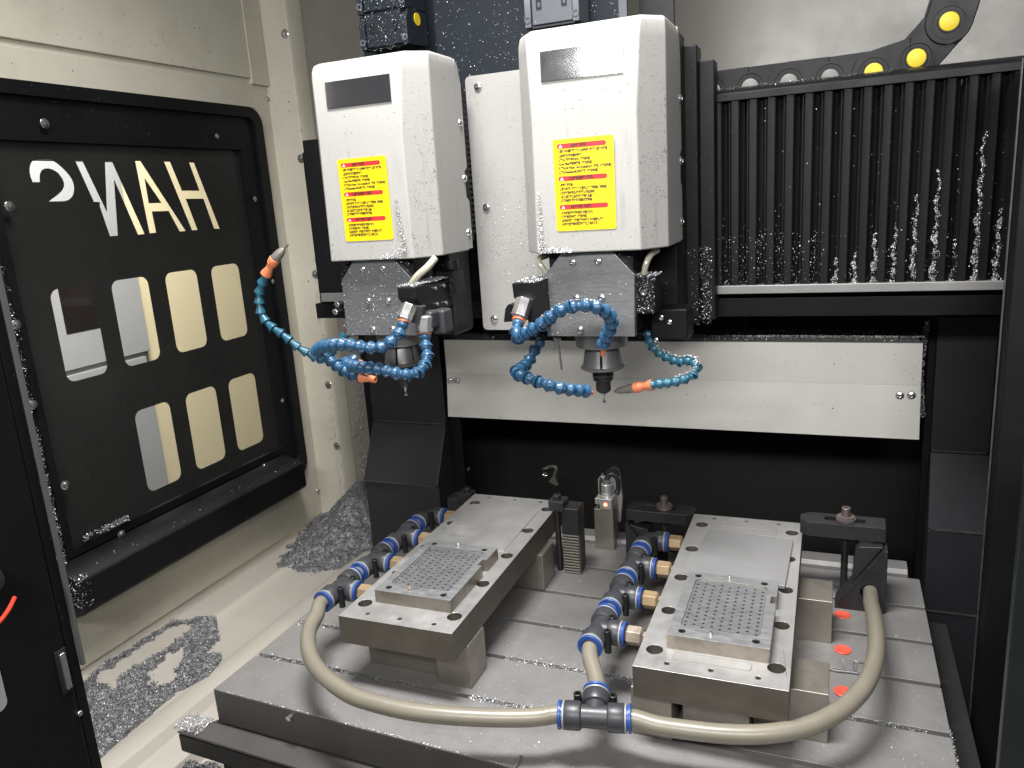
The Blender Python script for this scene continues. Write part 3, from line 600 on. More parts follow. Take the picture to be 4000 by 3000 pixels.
# ---------------------------------------------------------------- machine table
tb = thing('machine_table', 'grey cast iron machine table with T-slots full of chips', 'table', (-25, 79, -4))
yl = [56.0, 63.47, 71.08, 78.72, 86.52, 94.18]; yh = [62.83, 70.42, 78.08, 85.88, 93.52, 101.4]
for i, (a, b) in enumerate(zip(yl, yh)):
    x1 = 10.9
    if i == 0: lp = [(-61.6, 56.15), (x1, 53.6), (x1, b), (-61.5, b)]
    else: lp = rect(-61.5, x1, a, b)
    hl_ = [] if i in (0,) else [circ(1.9, (a+b)/2, .82, 18)] if i in (2, 3, 4) else []
    part('table_slab', MB().prism(lp, -1.5, 0, 'z', hl_), IRON, tb, .05)
for y in (74.8, 82.5, 90.0): part('red_plug', MB().lathe((1.9, y, -.35), (0,0,1), [(0,.9),(.40,.9),(.44,.84),(.36,.5),(.32,.1)], 24), REDCAP, tb)
part('slot_floor', MB().box(-61.2, 10.7, 56.6, 101, -2.6, -1.5), HOLE, tb)
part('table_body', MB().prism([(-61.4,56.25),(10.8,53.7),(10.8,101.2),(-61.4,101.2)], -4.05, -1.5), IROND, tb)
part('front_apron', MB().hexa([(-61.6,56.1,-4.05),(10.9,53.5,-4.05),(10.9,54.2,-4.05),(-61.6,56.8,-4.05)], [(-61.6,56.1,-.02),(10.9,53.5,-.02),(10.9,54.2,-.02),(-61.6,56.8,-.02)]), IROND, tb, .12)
part('rear_rail', MB().prism([(101.5,-1),(101.5,.4),(101.9,.9),(104.2,1.0),(104.2,-2)], -61, 9.6, 'x'), IRON, tb, .1)
for p in (((-51.02,55.90,-0.79)), ((-25.41,54.90,0.20))): part('apron_bolt', MB().lathe((p[0], p[1]-.7, p[2]), (0,1,0), [(0,.2),(.05,.32),(.5,.32),(.52,.18),(2,.18)], 12), SCREW, tb)
lg = thing('rail_cover', 'dark steel ledge projecting under the front edge of the table', 'cover', (-30, 54, -6))
part('ledge_top', MB().prism([(-65.3,53.7),(14,50.4),(14,56.6),(-61.5,57.6),(-62.6,56.2)], -4.6, -4.3), IROND, lg, .06)
part('ledge_front', MB().prism([(-65.3,53.7),(14,50.4),(14,50.9),(-65.1,54.2)], -6.9, -4.62), BLACK, lg, .2)
part('ledge_underside', MB().box(-63, 14, 57, 100, -30, -5), HOLE, lg)

# ---------------------------------------------------------------- fixture plates on riser blocks
SIDE2 = mat('brown_insert_side', (.24, .215, .18), .42, .7, var=.3, vscale=40, grime=.4, grimecol=(.12,.10,.08), gscale=20)  # insert sides, browner and darker than the milled top
def fixture(label, x0, y0, yaw, variant):
    W_, D_, z0, z1 = 13.4, 35.4, 5.05, 8.2
    t = thing('fixture_plate', label, 'fixture', (x0, y0, z0), 'vacuum fixture plates on the table')
    big = [(1.45,32.2),(12.25,32.2),(1.35,25.0),(12.2,25.0),(1.35,17.7),(12.25,17.6),(1.35,10.4),(12.25,10.4)]
    cb = [(1.4,3.1),(12.2,3.1)]; small = [(2.9,1.2),(6.8,1.2),(10.8,1.2),(2.7,34.4),(6.7,34.4),(10.6,34.4)]
    H = [circ(x0+a, y0+b, .74, 22) for a, b in big]+[circ(x0+a, y0+b, .78, 22) for a, b in cb]+[circ(x0+a, y0+b, .27, 12) for a, b in small]
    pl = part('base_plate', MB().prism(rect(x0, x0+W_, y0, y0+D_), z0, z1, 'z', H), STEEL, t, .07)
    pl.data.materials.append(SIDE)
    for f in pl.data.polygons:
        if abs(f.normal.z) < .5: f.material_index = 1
    for a, b in big+cb: part('hole_floor', MB().cyl((x0+a,y0+b,z0+.3),(x0+a,y0+b,z0+(.35 if (a,b) in big else 1.6)),.80,n=16), CLAMPM if (a,b) in big else CHIPBED, pl)
    for a, b in small:
        part('insert_ring', MB().lathe((x0+a,y0+b,z1-.12),(0,0,1),[(0,.26),(.13,.26),(.13,.18),(0,.16)],14), SCREW, pl)
        part('hole_floor', MB().cyl((x0+a,y0+b,z0+1.4),(x0+a,y0+b,z1-.5),.25,n=10), HOLE, pl)
    # perforated vacuum insert
    ax, ay, bx, by = x0+2.45, y0+3.6, x0+11.6, y0+16.5; zt = z1+1.45
    B = [(ax+1.25, ay+.95), (bx-1.25, ay+.95), (ax+1.1, by-.75), (bx-1.35, by-.85)]
    ins = part('vacuum_insert', MB().prism([(ax,ay),(bx,ay),(bx,ay+8.2),(bx-.55,ay+8.2),(bx-.55,ay+9.6),(bx,ay+9.6),(bx,by),(ax,by)], z1, zt, 'z', [rect(ax+.95, bx-1.0, ay+1.75, by-1.45, .5, 4)]+[circ(x, y, .36, 16) for x, y in B]), STEELB, t, .05)
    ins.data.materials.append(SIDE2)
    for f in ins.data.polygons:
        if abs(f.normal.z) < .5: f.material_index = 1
    part('insert_core', MB().box(ax+.2, bx-.6, ay+.2, by-.2, z1+.02, zt-.6), HOLE, ins)
    holes = []
    px0, px1, py0, py1 = ax+1.3, bx-1.35, ay+2.15, by-1.85
    for i in range(9):
        for j in range(12):
            y = py0+(py1-py0)*(j+(.5 if i % 2 else 0)+.1)/12; holes.append(circ(px0+(px1-px0)*i/8, y, .15, 8))
    part('perforated_sheet', MB().prism(rect(ax+.98, bx-1.03, ay+1.78, by-1.48, .5, 4), zt-.22, zt-.10, 'z', holes), PERFM, ins)
    for x, y in B: part('socket_screw', MB().lathe((x,y,zt-.5),(0,0,1),[(0,.34),(.40,.34),(.44,.30),(.44,.16),(.1,.14)],14), PIN, ins, ang=30)
    for x, y in ((ax+3.9, ay+.9), (ax+4.3, by-.7)): part('locating_pin', MB().lathe((x,y,zt-.1),(0,0,1),[(0,.16),(.42,.16),(.48,.1)],12), BRASS if variant == 'L' and y < ay+3 else SCREW, ins)
    # rear plate
    if variant == 'R':
        part('cover_sheet', MB().prism([(x0+2.1,y0+18.3),(x0+12.15,y0+17.7),(x0+12.5,y0+29.3),(x0+2.6,y0+30.2)], z1+.02, z1+.42), mat('matte_steel_sheet', (.33,.33,.335), .5, .55, var=.05), t, .03)
        for (a, b, c, d) in ((3.2, 10.2, 1.9, 3.3), (3.6, 10.6, 30.6, 32.6)):
            part('pocket_outline', MB().prism(rect(x0+a, x0+b, y0+c, y0+d, .4, 4), z1, z1+.012, 'z', [rect(x0+a+.16, x0+b-.16, y0+c+.16, y0+d-.16, .3, 4)]), STEELB, t)
    else:
        part('rear_pad', MB().prism(rect(x0+1.5, x0+11.5, y0+18.6, y0+31.3), z1+.0, z1+.22), STEEL, t, .03)
    t.rotation_euler.z = R(yaw); return t
fL = fixture('left fixture plate with perforated vacuum insert and copper coloured pin', -47.75, 61.3, .5, 'L')
fR = fixture('right fixture plate with perforated vacuum insert and loose grey cover sheet', -16.0, 61.2, .4, 'R')
def riser(label, x0, x1, y0, y1, z=5.05, name='riser_block'):
    o = part(name, MB().box(x0, x1, y0, y1, .01, z-.02), STEELD, None, .08, at=((x0+x1)/2, (y0+y1)/2, 0))
    return props(o, label, 'block', 'riser blocks under the fixture plates')
riser('steel riser block under the front right corner of the left fixture plate', -38.2, -34.2, 64.4, 68.4)
riser('dark steel riser block under the front left of the left fixture plate', -47.5, -38.3, 65.6, 68.2)
riser('tall steel riser block under the rear of the left fixture plate', -43, -33.9, 86.2, 90.3)
riser('steel riser block sticking out right under the front of the right fixture plate', -6.0, .55, 66.4, 71.6)
riser('steel riser block at the front left under the right fixture plate', -16.6, -12.8, 62.6, 68.6)
riser('dark riser block in the middle under the front of the right fixture plate', -12.2, -6.1, 64.6, 68.2)
riser('steel riser block sticking out right under the rear of the right fixture plate', -8, .75, 83.4, 88.4, 6.0 if 0 else 5.05)

# ---------------------------------------------------------------- push-in fittings, tubes
FZ = 6.6
def port(t, p, d, l0, l1):
    """socket of a push-in fitting from distance l0 to l1 along d, grey ring and blue collar at its mouth"""
    p, d = Vector(p), Vector(d)
    part('socket', MB().lathe(p+d*l0, d, [(0,.95),(.12,1.2),(.3,1.27),(l1-l0-.12,1.27),(l1-l0,1.2)], 30), FIT, t)
    part('seal_ring', MB().lathe(p+d*l1, d, [(-.02,1.24),(.02,1.26),(.12,1.26),(.16,1.2)], 30), GREYR, t)
    part('collar', MB().lathe(p+d*(l1+.15), d, [(0,1.05),(.12,1.05),(.14,1.24),(.34,1.27),(.40,1.22),(.40,.86),(.1,.84)], 30), COLLAR, t)
def pin(t, p, h=2.4, r=.36):
    part('mounting_sleeve', MB().lathe(p, (0,0,1), [(0,r),(h,r),(h+.02,r*.92),(h+.02,r*.55),(h-.7,r*.5)], 16), PIN, t)
def tee(label, x, y, z=FZ, kind='tee', nut=BRASS):
    t = thing('push_in_fitting', label, 'fitting', (x,y,z), 'push-in fittings feeding the fixture plates')
    if kind == 'tee':
        part('body', MB().lathe((x,y-1.6,z),(0,1,0),[(0,1.0),(3.2,1.0)],28).lathe((x,y,z),(1,0,0),[(0,1.0),(1.2,1.0)],28), FIT, t)
        port(t, (x,y,z), (0,-1,0), 1.1, 2.75); port(t, (x,y,z), (0,1,0), 1.1, 2.75); port(t, (x,y,z), (1,0,0), 1.0, 2.3)
        pin(t, (x+1.35, y-1.55, z-1.3)); pin(t, (x+1.1, y+1.3, z-.9), 1.9)
    else:
        part('body', MB().tube(spline([(x,y-1.6,z),(x,y-.9,z),(x+.35,y-.3,z),(x+1.0,y,z),(x+1.6,y,z)],.2),1.05,24), FIT, t)
        port(t, (x,y,z), (0,-1,0), 1.0, 2.75); port(t, (x,y,z), (1,0,0), 1.0, 2.3)
        pin(t, (x+1.35, y-1.45, z-1.3))
    part('hex_nut', MB().lathe((x+2.85,y,z),(1,0,0),[(0,.78),(.2,.98),(1.55,.98),(1.75,.8),(1.76,.55),(2.6,.55)],6,ph=.2), nut, t, .04, ang=25)
    return t
words = ['rearmost elbow', 'second from the rear', 'third from the rear', 'frontmost']
STN = mat('stained_brass_nut', (.36,.30,.24), .5, .7, var=.35, vscale=90)
for side, X0, ys_ in (('left', -53.1, (91.2, 83.7, 76.4, 69.0)), ('right', -21.3, (90.7, 83.3, 76.0, 68.6))):
    for i, y in enumerate(ys_):
        tee('black push-in fitting with blue collars left of the %s fixture plate, %s' % (side, words[i]), X0, y, FZ, 'elbow' if i == 0 else 'tee', STN if (side=='right' and i==3) else BRASS)
        if i:
            o = part('air_tube', MB().cyl((X0, y+2.8, FZ), (X0, ys_[i-1]-2.8, FZ), .8, n=20), TUBE, None, at=(X0, y+3.7, FZ-.8))
            props(o, 'short amber tube between two fittings left of the %s plate, %s' % (side, ['','rearmost','middle','front'][i]), 'tube', 'short tubes between the fittings')
bt_ = Vector((-18.75, 58.0, 4.6))
big = thing('push_in_fitting', 'black push-in tee lying at the front table edge joining both long hoses', 'fitting', bt_, 'push-in fittings feeding the fixture plates')
ax_ = (Vector((-15.74,58.31,4.60))-Vector((-21.26,57.15,4.60))).normalized(); br_ = Vector((-ax_.y, ax_.x, .22)).normalized()
part('body', MB().lathe(bt_-ax_*1.6, ax_, [(0,1.02),(3.2,1.02)], 28).lathe(bt_, br_, [(0,1.0),(1.3,1.0)], 28), FIT, big)
port(big, bt_, ax_, 1.1, 2.7); port(big, bt_, -ax_, 1.1, 2.7); port(big, bt_, br_, 1.05, 2.4)
pin(big, bt_+ax_*1.6+br_*1.4+Vector((0,0,-1.0)), 2.0, .38); pin(big, bt_-ax_*1.6+br_*1.4+Vector((0,0,-1.0)), 2.0, .38)
def hose(label, pts, r=.82, name='air_hose', group='long amber air hoses'):
    o = part(name, MB().tube(spline(pts, .5), r, 22), TUBE, None, at=pts[0]); return props(o, label, 'hose', group)
e1 = bt_+br_*2.5
hose('short amber tube from the front table tee up to the right row of fittings', [tuple(e1), tuple(e1+br_*1.2), (-21.1,64.6,6.3), (-21.3,66.1,6.6)], .8, 'air_tube', 'short tubes between the fittings')
e2 = bt_-ax_*2.8
hose('long amber hose curving from the left fittings along the table front', [(-53.1,66.4,6.6), (-53.15,65.2,6.6), (-52.09,63.21,6.50), (-51.35,60.92,6.40), (-50.10,58.81,6.20), (-48.16,56.70,5.90), (-45.64,55.11,5.50), (-41.81,53.65,5.20), (-38.97,53.38,5.00), (-35.42,53.52,4.80), (-31.70,54.08,4.70), (-27.36,55.19,4.60), (-24.00,56.26,4.60), tuple(e2+ax_*-.8), tuple(e2)])
e3 = bt_+ax_*2.8
hose('long amber hose sweeping right past the right plate into the step block hole', [tuple(e3), tuple(e3+ax_*.9), (-13.34,58.71,4.40), (-10.40,58.98,4.35), (-7.65,59.38,4.35), (-5.19,59.98,4.40), (-3.08,60.80,4.50), (-1.18,61.83,4.70), (0.51,63.19,5.00), (2.07,65.07,5.30), (3.56,68.10,5.60), (4.44,72.04,5.60), (4.81,76.71,5.20), (4.86,81.93,4.50), (4.73,86.83,3.60), (4.85, 91.0, 2.7), (4.8, 93.2, 2.2)])

# ---------------------------------------------------------------- clamps
def bolt(t, x, y, z0, z1, r=.55):
    part('stud', MB().cyl((x,y,z0),(x,y,z1),.42,n=14), CLAMPM, t)
    part('washer', MB().lathe((x,y,z1),(0,0,1),[(0,1.12),(.28,1.12),(.3,1.0),(.5,1.0),(.52,.9)],26), mat('rusty_washer_steel',(.26,.19,.16),.5,.6,var=.3,vscale=60) if 'WASH' not in globals() else WASH, t)
    part('socket_screw', MB().lathe((x,y,z1+.5),(0,0,1),[(0,.52),(1.0,.52),(1.08,.46),(1.08,.28),(.5,.25)],18), SCREWD, t)
WASH = mat('rusty_washer', (.20,.165,.15), .5, .6, var=.3, vscale=60)
SCREWD = mat('worn_screw_steel', (.20,.17,.165), .42, .7, var=.2)
def teeth(t, x0, z0, x1, z1, y, n, m=CLAMPM):
    mb = MB()
    for i in range(n):
        f = (i+.5)/n; x, z = x0+(x1-x0)*f, z0+(z1-z0)*f
        mb.box(x-.13, x+.13, y-.1, y+2.9, z-.13, z+.13)
    o = part('serration', mb, m, t); o['kind'] = 'stuff'; return o
# right strap clamp
c1 = thing('strap_clamp', 'black strap clamp with slot and rusty washer at the right rear of the right plate', 'clamp', (2, 94.5, 8), 'strap clamps holding the right fixture plate')
part('strap', MB().prism([(-3.1,93.9),(-2.3,93.0),(6.25,93.0),(6.35,96.2),(-2.2,96.2),(-3.1,95.3)], 8.25, 10.0, 'z', [rect(-.4,4.2,94.1,95.3,.58,5)]), CLAMPM, c1, .12)
part('strap_heel', MB().prism([(6.3,10.0),(6.3,9.0),(4.2,7.6),(3.2,8.26),(3.2,9)], 93.05, 96.15, 'y'), CLAMPM, c1, .05)
bolt(c1, 2.0, 94.7, 0, 10.0)
s1 = thing('step_block', 'dark triangular serrated step block with a round hole, right rear of the table', 'step block', (4.6, 92.5, 0), 'triangular step blocks of the strap clamps')
tri = [(.9,.4),(6.5,.02),(6.5,8.0),(5.9,8.0)]
part('lower_wedge', MB().prism([(1.0,.02),(6.5,.02),(6.5,7.9),(6.2,7.9)], 91.4, 94.4, 'y', [circ(4.75,2.55,1.0,20)]), CLAMPM, s1, .08)
part('upper_wedge', MB().prism([(2.9,3.2),(3.1,7.5),(3.5,7.9),(6.0,8.1)], 92.0, 94.9, 'y'), CLAMPM, s1, .08)
part('relief', MB().prism([(4.0,4.0),(5.7,3.9),(5.7,6.0)], 91.36, 91.5, 'y', [[(4.35,4.2),(5.5,4.1),(5.5,5.5)]]), CLAMPM, s1)
teeth(s1, 1.2, .4, 6.1, 7.8, 91.45, 24)
# left strap clamp
c2 = thing('strap_clamp', 'black strap clamp with slot and rusty washer at the left rear of the right plate', 'clamp', (-20.5, 97, 8), 'strap clamps holding the right fixture plate')
part('strap', MB().prism([(-25.2,95.8),(-17.2,95.8),(-16.2,96.6),(-16.2,98.3),(-17.0,99.2),(-25.2,99.2)], 6.75, 8.25, 'z', [rect(-23.4,-18.9,97.0,98.1,.54,5)]), CLAMPM, c2, .12)
part('strap_heel', MB().prism([(-25.2,8.2),(-25.2,8.0),(-23.9,6.3),(-22.9,6.76),(-22.9,8)], 95.85, 99.15, 'y'), CLAMPM, c2, .05)
bolt(c2, -20.4, 97.6, 0, 8.25)
s2 = thing('step_block', 'dark triangular serrated step block behind the rear elbow of the right fittings', 'step block', (-23.6, 96, 0), 'triangular step blocks of the strap clamps')
part('lower_wedge', MB().prism([(-25.2,.02),(-19.8,.02),(-25.0,6.5),(-25.2,6.5)], 95.2, 98.2, 'y'), CLAMPM, s2, .08)
part('upper_wedge', MB().prism([(-24.8,6.2),(-22.2,5.7),(-22.2,3.2)], 95.6, 98.6, 'y'), CLAMPM, s2, .08)
teeth(s2, -25.0, 6.4, -22.6, 3.3, 95.2, 13)
# clamps of the left plate
def toeclamp(label, x, y, dx, h, steps):
    t = thing('toe_clamp', label, 'clamp', (x, y, 0), 'toe clamps holding the left fixture plate')
    part('toe', MB().prism([(x-dx*1.0,y-.8),(x+dx*1.2,y-.9),(x+dx*1.2,y+1.4),(x-dx*1.0,y+1.2)], h-.3, h+1.2), CLAMPM, t, .15)
    bolt2 = part('socket_screw', MB().lathe((x,y+.2,h+1.2),(0,0,1),[(0,.55),(.55,.55),(.6,.5),(.6,.3),(.2,.26)],16), CLAMPM, t)
    bx0, bx1 = sorted((x+dx*.7, x+dx*3.1))
    part('step_body', MB().box(bx0, bx1, y-.6, y+2.2, h-3.6, h+.25), CLAMPM, t, .15)
    part('stud', MB().cyl((x-dx*.1,y+.2,0),(x-dx*.1,y+.2,h),.4,n=12), CLAMPM, t)
    if steps:
        part('step_core', MB().box(bx0+.15, bx1-.1, y-.2, y+2.2, .02, h-3.6), CLAMPM, t)
        for i in range(14): part('step_tooth', MB().box(bx0+.02, bx1-.05, y-.62, y+.2, .1+i*.41, .1+i*.41+.22), STEELD, t, .03)
    else: part('step_core', MB().box(bx0, bx1, y-.3, y+2.2, .02, h-3.6), CLAMPM, t)
    return t
toeclamp('black toe clamp on ribbed step block at right rear of the left plate', -33.7, 92.2, 1, 9.2, True)
toeclamp('low black toe clamp at the left rear corner of the left fixture plate', -49.7, 97.3, -1, 6.9, False)
# tool setter
ts = thing('tool_setter', 'steel tool length sensor with red light on a square post behind the table centre', 'sensor', (-29.6, 101, 0))
part('post', MB().prism(rect(-30.98,-28.2,100,102.8), .01, 6.1, 'z', [rect(-30.6,-28.6,100.4,102.4)]), STEELD, ts, .06)
part('sensor_body', MB().box(-30.1,-28.3,99.85,102.4,6.2,7.75), STEEL, ts, .08)
part('side_tongue', MB().box(-30.75,-30.1,99.9,101.6,6.9,7.75), STEEL, ts, .05)
part('button_collar', MB().lathe((-29.35,101.4,7.7),(0,0,1),[(0,.85),(.5,.82),(.55,.72),(.9,.72),(.92,.82),(1.75,.82),(1.85,.7)],28), STEEL, ts)
part('button', MB().lathe((-29.35,101.4,9.5),(0,0,1),[(0,.55),(.35,.55),(.38,.45)],24), STEELD, ts)
part('red_light', MB().lathe((-29.2,99.86,6.95),(0,-1,0),[(0,.30),(.03,.30),(.05,.2)],20), LED, ts)
part('light_core', MB().lathe((-29.2,99.80,6.95),(0,-1,0),[(0,.15),(.03,.13)],16), LEDC, ts)
part('back_fin', MB().box(-30.85,-30.72,102.2,104.8,7.4,9.8), STEEL, ts)
part('bracket', MB().prism([(-30.7,9.8),(-27.9,9.85),(-27.6,6.8),(-28.0,3.0),(-28.4,3.0),(-28.6,7)], 103.2, 103.8, 'y'), STEEL, ts, .03)
part('cable_loop', MB().tube(spline([(-29.9,102.3,8.4),(-29.6,102.8,10.0),(-28.9,103.0,10.4),(-28.2,103,9.8),(-28.05,102.8,8.4),(-28.3,102.5,7.6)],.2),.34,10), PIN, ts)
part('round_knob', MB().cyl((-29.0,104.0,9.9),(-29.0,105.2,9.9),1.2,n=22), CLAMPM, ts, .1)

# ---------------------------------------------------------------- open door edge in the left foreground
dr = thing('door_edge', 'black machine door edge in the left foreground with latch plate and red ring', 'door', (-38, 20, 0))
part('door_sheet', MB().box(-44, -36.3, 2, 24.3, -60, 58), BLACK2, dr, .25)
part('light_strip', MB().box(-36.4, -36.2, 24.85, 25.05, 27.5, 57.8), RIM, dr)
part('edge_fold', MB().box(-38.5, -36.42, 24.3, 24.9, -60, 58), BLACK, dr, .1)
part('latch_plate', MB().box(-36.35, -36.22, 23.55, 24.15, 26.6, 29.0), HOLE, dr)
part('latch_tongue', MB().box(-36.24, -36.05, 23.70, 24.0, 26.8, 28.85), SCREW, dr, .06)
screw(dr, (-36.28, 24.15, 25.1), (1,0,0), 'cap', .3)
part('knob', MB().lathe((-36.3,20.7,34.6),(1,0,0),[(0,.7),(1.0,.7),(1.35,.55),(1.5,.2)],20), CLAMPM, dr)
part('red_ring', MB().tube(spline([(-35.7,20.2,32.35),(-35.5,20.8,32.4),(-35.5,21.4,32.75),(-35.7,21.95,33.1)],.1),.1,8), REDRING, dr)
part('slot_window', MB().prism(rect(18.5,20.85,27.8,30.6,.4), -36.34, -36.25, 'x'), GREYOUT, dr)

# ---------------------------------------------------------------- metal cuttings
def fbm(P, s, k=4):
    out = np.zeros(len(P)); a = 1.; ph = [3.1, 1.7, 5.3, .4, 2.2]
    for i in range(k):
        out += a*np.sin(P[:,0]*s+ph[i]+1.3*np.sin(P[:,1]*s*.8+ph[(i+1)%5]))*np.sin(P[:,1]*s*1.1+ph[(i+2)%5]+1.1*np.sin(P[:,0]*s*.7)); s *= 2.1; a *= .5
    return out
def bed(name, label, poly, z, hfun, cell=.5, tris=26000, size=.26, mat_=CHIPBED):
    """heap of cuttings: a lumpy bed mesh plus loose flakes on it"""
    A = np.array(poly); lo, hi = A.min(0), A.max(0)
    nx, ny = int((hi[0]-lo[0])/cell)+2, int((hi[1]-lo[1])/cell)+2
    gx, gy = np.meshgrid(lo[0]+np.arange(nx)*cell, lo[1]+np.arange(ny)*cell, indexing='ij'); G = np.stack([gx.ravel(), gy.ravel()], 1)
    Hh = np.where(inpoly(G, poly), hfun(G), -1.0); Hh += rng.normal(size=len(Hh))*.06
    vs = [(G[i,0], G[i,1], z+Hh[i]) for i in range(len(G))]; fs = []
    for i in range(nx-1):
        for j in range(ny-1):
            a = i*ny+j; q = (a, a+ny, a+ny+1, a+1)
            if max(Hh[list(q)]) > .0: fs.append(q)
    o = part(name, MB().add(vs, fs), mat_, None, ang=0); props(o, label, 'metal chips', None, 'stuff')
    P = lo+rng.random((tris, 2))*(hi-lo); h = np.where(inpoly(P, poly), hfun(P), -1); P, h = P[h > .03], h[h > .03]
    k = rng.random(len(P)) < .14; Q = np.c_[P, z+h+.02]
    flakes(Q[~k], (0,0,1), size, .25, name+'_flakes', label+', dull flakes on top', m=GCHIP)
    flakes(Q[k], (0,0,1), size*.85, .25, name+'_flakes', label+', bright flakes scattered on top')
tray_poly = [(-92.22,62.55), (-93.16,65.49), (-92.76,78.88), (-86.65,81.88), (-77.79,73.36), (-75.37,68.75), (-78.18,65.61), (-77.13,53.80), (-76.24,51.19), (-77.80,50.70)]
bald1 = [(-90.35,63.11), (-92.44,64.88), (-91.57,68.05), (-91.90,78.37), (-88.23,80.16), (-87.29,75.09), (-87.91,69.12), (-88.53,65.63), (-86.35,63.15)]
bald2 = [(-85.41,67.37), (-86.32,72.19), (-85.32,74.73), (-82.77,71.48), (-82.28,69.11), (-79.88,67.02), (-81.57,64.59)]
bald3 = [(-80.67,73.83), (-81.91,77.56), (-78.87,75.24), (-79.31,73.35)]
def trayh(P):
    Q = P+np.stack([fbm(P, 1.5), fbm(P[:, ::-1], 1.6)], 1)*.45
    h = .45+.22*fbm(P, .9)
    for b in (bald1, bald2, bald3): h = np.where(inpoly(Q, b), -1, h)
    return h
bed('chip_heap', 'grey heap of aluminium cuttings lying in patches on the cream tray', tray_poly, -9.95, trayh, .35, 60000, .24)
def cornerh(P):
    d = np.hypot((P[:,0]+83)/11.5, (P[:,1]-118)/20)*(1+.07*fbm(P, .45)+.03*fbm(P, 2.3)); d = np.minimum(d, 1.2)
    return np.where(d < 1, 9.5*np.clip(1-d, 0, 1)**1.35+.22*fbm(P, .9)+.06, -1)
bed('corner_chip_pile', 'high pile of aluminium cuttings in the rear left corner between wall and column', [(-95,100),(-88,96.5),(-79,94),(-74.7,98),(-74.7,112),(-74.7,125.8),(-89,125.8),(-90,121),(-95,119)], -9.95, cornerh, .6, 75000, .23)
def box_pts(n, x, y, z): return np.c_[rng.uniform(*x, n), rng.uniform(*y, n), rng.uniform(*z, n)]
# table surface and slots
P = box_pts(9000, (-61.4,10.7), (54.6,101), (0,0)); keep = (fbm(P[:, :2], .14, 2) > rng.uniform(-1.4, 1.4, len(P)))
flakes(P[keep], (0,0,1), .115, .8, 'table_chips', 'sparse bright cuttings sprinkled over the machine table')
pp = []
for y, segs in ((63.15,[(-61,-53,900),(-34,-23,2400),(2,9.5,2200),(-52,-40,900)]),(70.75,[(-61,-55,900),(-33,-18,2600),(-10,4,500),(4.5,9,260)]),(78.4,[(-31,-23,300),(-60,-54,400)]),(86.2,[(-33,-22,200)]),(93.85,[(0.6,3,260),(-33,-21,160)])):
    for a, b, n in segs:
        q = box_pts(n, (a,b), (y-.38,y+.38), (-.6,.12)); q[:,1] += (rng.random(n)**3)*rng.choice([-1,1],n)*.5; q[:,2] += .0; pp.append(q)
flakes(np.concatenate(pp), (0,0,1), .15, .2, 'slot_chips', 'cuttings packed into the table T-slots')
q = np.concatenate([np.c_[np.full(900,10.95)+rng.normal(size=900)*.08, rng.uniform(54,72,900), rng.uniform(-.5,.05,900)], np.c_[np.full(300,-61.6)+rng.normal(size=300)*.08, rng.uniform(56,58,300), rng.uniform(-3,-.1,300)], np.c_[rng.uniform(-61.5,-10,1500), rng.uniform(55.8,56.1,1500)-0, rng.uniform(-.02,.05,1500)]])
q[1200:,1] = 56.15-(q[1200:,0]+61.6)*.0352+rng.random(len(q)-1200)*.12
flakes(q, (0,0,1), .14, .4, 'edge_chips', 'fine cuttings along the front edge of the table')
# a curled strip of swarf by the red plugs
sw = thing('curled_swarf', 'curled bright swarf lying in the slot between the red plugs', 'swarf', (3.02,78.96,0.00))
for a in ([(1.76,78.59,1.20), (1.98,78.34,0.80), (1.88,78.16,0.10)], [(3.01,78.34,0.00), (2.89,78.29,1.20), (3.27,78.07,1.60), (3.17,78.39,0.10)], [(0.40,78.35,0.10), (1.22,77.97,0.20), (2.36,78.08,0.20), (3.81,78.27,0.10)], [(2.40,78.52,1.40), (3.27,77.92,1.60), (4.04,79.10,0.80)]):
    part('swarf_strand', MB().tube(spline(a, .15), .09, 5), CHIP, sw)
# chips on the heads
DCHIP = mat('dull_dark_chips', (.09,.09,.09), .5, .4, var=.5, vscale=300)
def plane_chips(n, x, z, y, size, name, label, f=None, flat=.85, nrm=(0,-1,0), m=None):
    P = box_pts(n, x, (y,y), z)
    if f is not None: P = P[f(P) > rng.random(len(P))]
    flakes(P, nrm, size, flat, name, label, m=m)
plane_chips(1900, (-54.8,-45.3), (35.2,43.8), 78.98, .15, 'plate_chips', 'bright chips stuck on the left octagonal steel plate', lambda P: .35+.65*(P[:,2] < 39)*(fbm(P[:,[0,2]], .8) > -.2))
plane_chips(700, (-28.8,-19.2), (35.2,43.8), 78.98, .13, 'plate_chips', 'bright chips stuck on the right octagonal steel plate', lambda P: .25+.5*(P[:,0] < -24)*(P[:,2] < 40))
plane_chips(2600, (-43.5,-31), (33.2,65), 94.98, .15, 'panel_chips', 'dark and bright dust of chips low on the cream mounting plate', lambda P: np.clip((54-P[:,2])/12, .06, 1)*np.clip((P[:,2]-38)/5, .1, 1))
plane_chips(1500, (-50.9,-24.9), (58,90), 101.96, .16, 'sheet_chips', 'bright chips speckled over the blue black sheet behind the heads', None)
plane_chips(500, (-59.5,-52.2), (70,80), 96.3, .14, 'chain_chips', 'bright chips on the left vertical cable chain', None)
for nm, x0, lab in (('right', -29.1, 'right'), ('left', -54.9, 'left')):
    plane_chips(900, (x0, x0+11), (44.3,64.5), 77.8, .10, 'cover_chips', 'sparse chips on the front of the %s cream head cover' % lab, lambda P: np.clip((58-P[:,2])/14, .12, 1)*np.clip(.4+.6*fbm(P[:,[0,2]], .8), .05, 1), m=DCHIP)
